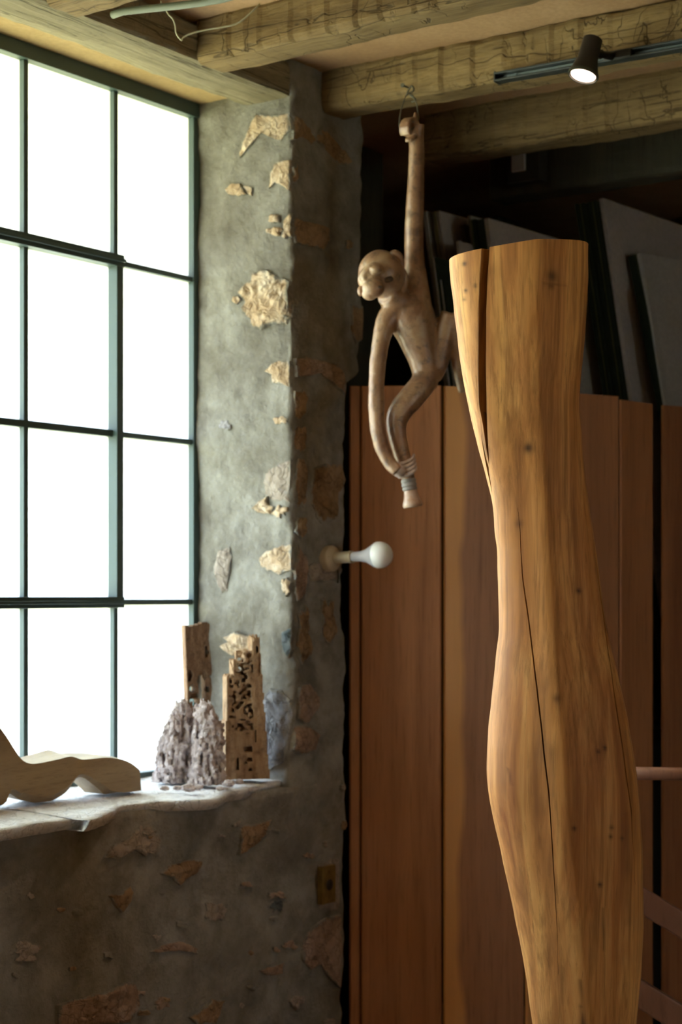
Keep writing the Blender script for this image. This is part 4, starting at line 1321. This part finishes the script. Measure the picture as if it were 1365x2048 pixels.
yawT = .35
o = voxels('gnawed_plank', f_tall, (.07, .03, .36), .0032, on_sill(402, 1552), facing(.5, (-.03, .02)), M_ROT, 1, .12, 1)
tag(o, 'tall brown wood plank gnawed through with holes, standing against the window', 'driftwood')
o = voxels('gnawed_tower', f_tower, (.108, .056, .325), .0030, on_sill(493, 1566), facing(.25, (.0, .02)), M_ROTT, 1, .12, 2)
tag(o, 'tan wood tower with a honeycombed side and jagged top against the jamb', 'driftwood')
o = voxels('gnarled_stump', f_clump(3.3, .043, lambda x: .085 + .085 * sstep(-.045, .008, x) - .02 * sstep(.02, .04, x), .06), (.13, .10, .22), .0029, on_sill(352, 1574), facing(0, (0, 0)), M_ROTG, 1, .22, 3)
tag(o, 'ragged grey-brown wood stump with spiky edge against the bright glass', 'driftwood')
o = voxels('gnarled_stump', f_clump(8.1, .037, lambda x: .170 - .045 * sstep(-.005, .035, x), .12), (.10, .09, .21), .0029, on_sill(417, 1578), facing(0, (0, 0)), M_ROTG, 1, .22, 4)
tag(o, 'pale furrowed wood stump between the ragged stump and the tan tower', 'driftwood')
rr = random.Random(4)
for (x, y, s_) in ((378, 1592, .011), (397, 1590, .008), (356, 1590, .007), (457, 1582, .010), (440, 1591, .006), (478, 1577, .007), (330, 1591, .007)):
    c = on_sill(x, y)
    vs_, fs = ball(c + UP * (s_ * .55 + .001), s_, (1.4, .75, .9), None, 8)
    vs_ = [v + Vector((rr.uniform(-1, 1), rr.uniform(-1, 1), rr.uniform(-.4, .4))) * s_ * .22 for v in vs_]
    o = recalc(mesh_obj('wood_crumb', vs_, fs, M_ROTG, None, False, c))
    tag(o, 'small pale crumb of weathered wood lying before the stumps on the sill', 'wood crumb', 'wood crumbs on the sill')

# ------------------------------------------------------------------ carved wavy wood on the sill
topc = [(-200, 1440), (-120, 1405), (-60, 1410), (-20, 1430), (0, 1455), (15, 1476), (30, 1500), (45, 1520), (60, 1527), (80, 1526), (115, 1519), (142, 1513), (165, 1519), (190, 1517), (215, 1515), (240, 1518), (262, 1526), (280, 1540)]
botc = [(-200, 1668), (-120, 1650), (-60, 1640), (-20, 1632), (0, 1626), (12, 1612), (18, 1590), (30, 1588), (50, 1600), (80, 1607), (100, 1605), (125, 1592), (140, 1578), (150, 1563), (158, 1555), (172, 1557), (190, 1570), (205, 1582), (218, 1594), (240, 1599), (262, 1597), (280, 1594)]
tcv, bcv = catmull(topc, 8), catmull(botc, 8)
xs_ = np.linspace(-200, 280, 97)
ty = np.interp(xs_, tcv[:, 0], tcv[:, 1]); by = np.interp(xs_, bcv[:, 0], bcv[:, 1])
vs_, fs = [], []
for i, x in enumerate(xs_):
    Yf = 2.425 + .00012 * (280 - x) * .6
    tw = math.sin((x - 40) / 70.0)
    pt, pb = PY(x, ty[i], Yf), PY(x, by[i], Yf)
    h_ = pt.z - pb.z
    dt = .020 + .016 * tw; db = .020 - .016 * tw
    th_ = .075
    sec = [pt, pb + Vector((0, 0, h_ * .18)) * (1 if tw > 0 else .5) + Vector((0, -.004, 0)), pb + Vector((0, db * .7, 0)), pb + Vector((0, th_ - .012, .004)),
           pt + Vector((0, th_, -h_ * .25)), pt + Vector((0, th_ - dt * .4, .010 * max(0, tw))), pt + Vector((0, dt, .004 + .006 * max(0, -tw)))]
    vs_ += sec
n = 7
for i in range(len(xs_) - 1):
    for k in range(n): fs.append((i * n + k, i * n + (k + 1) % n, (i + 1) * n + (k + 1) % n, (i + 1) * n + k))
fs += [tuple(range(n)), tuple(reversed(range((len(xs_) - 1) * n, len(xs_) * n)))]
M_WAVE = wood_mat('carved_wave_wood', (.19, .125, .07), (.28, .195, .11), (.37, .275, .165), (5, 40, 40), .5, .1, .35)
zmin = min(v.z for v in vs_[40 * n:])
vs_ = [Vector((v.x, v.y, max(v.z, ZT + .001))) for v in vs_]
wave = recalc(mesh_obj('carved_wave', vs_, fs, M_WAVE, None, False, on_sill(120, 1606)))
tag(wave, 'tan carved wooden piece of wavy arched shape lying on the sill', 'sculpture')
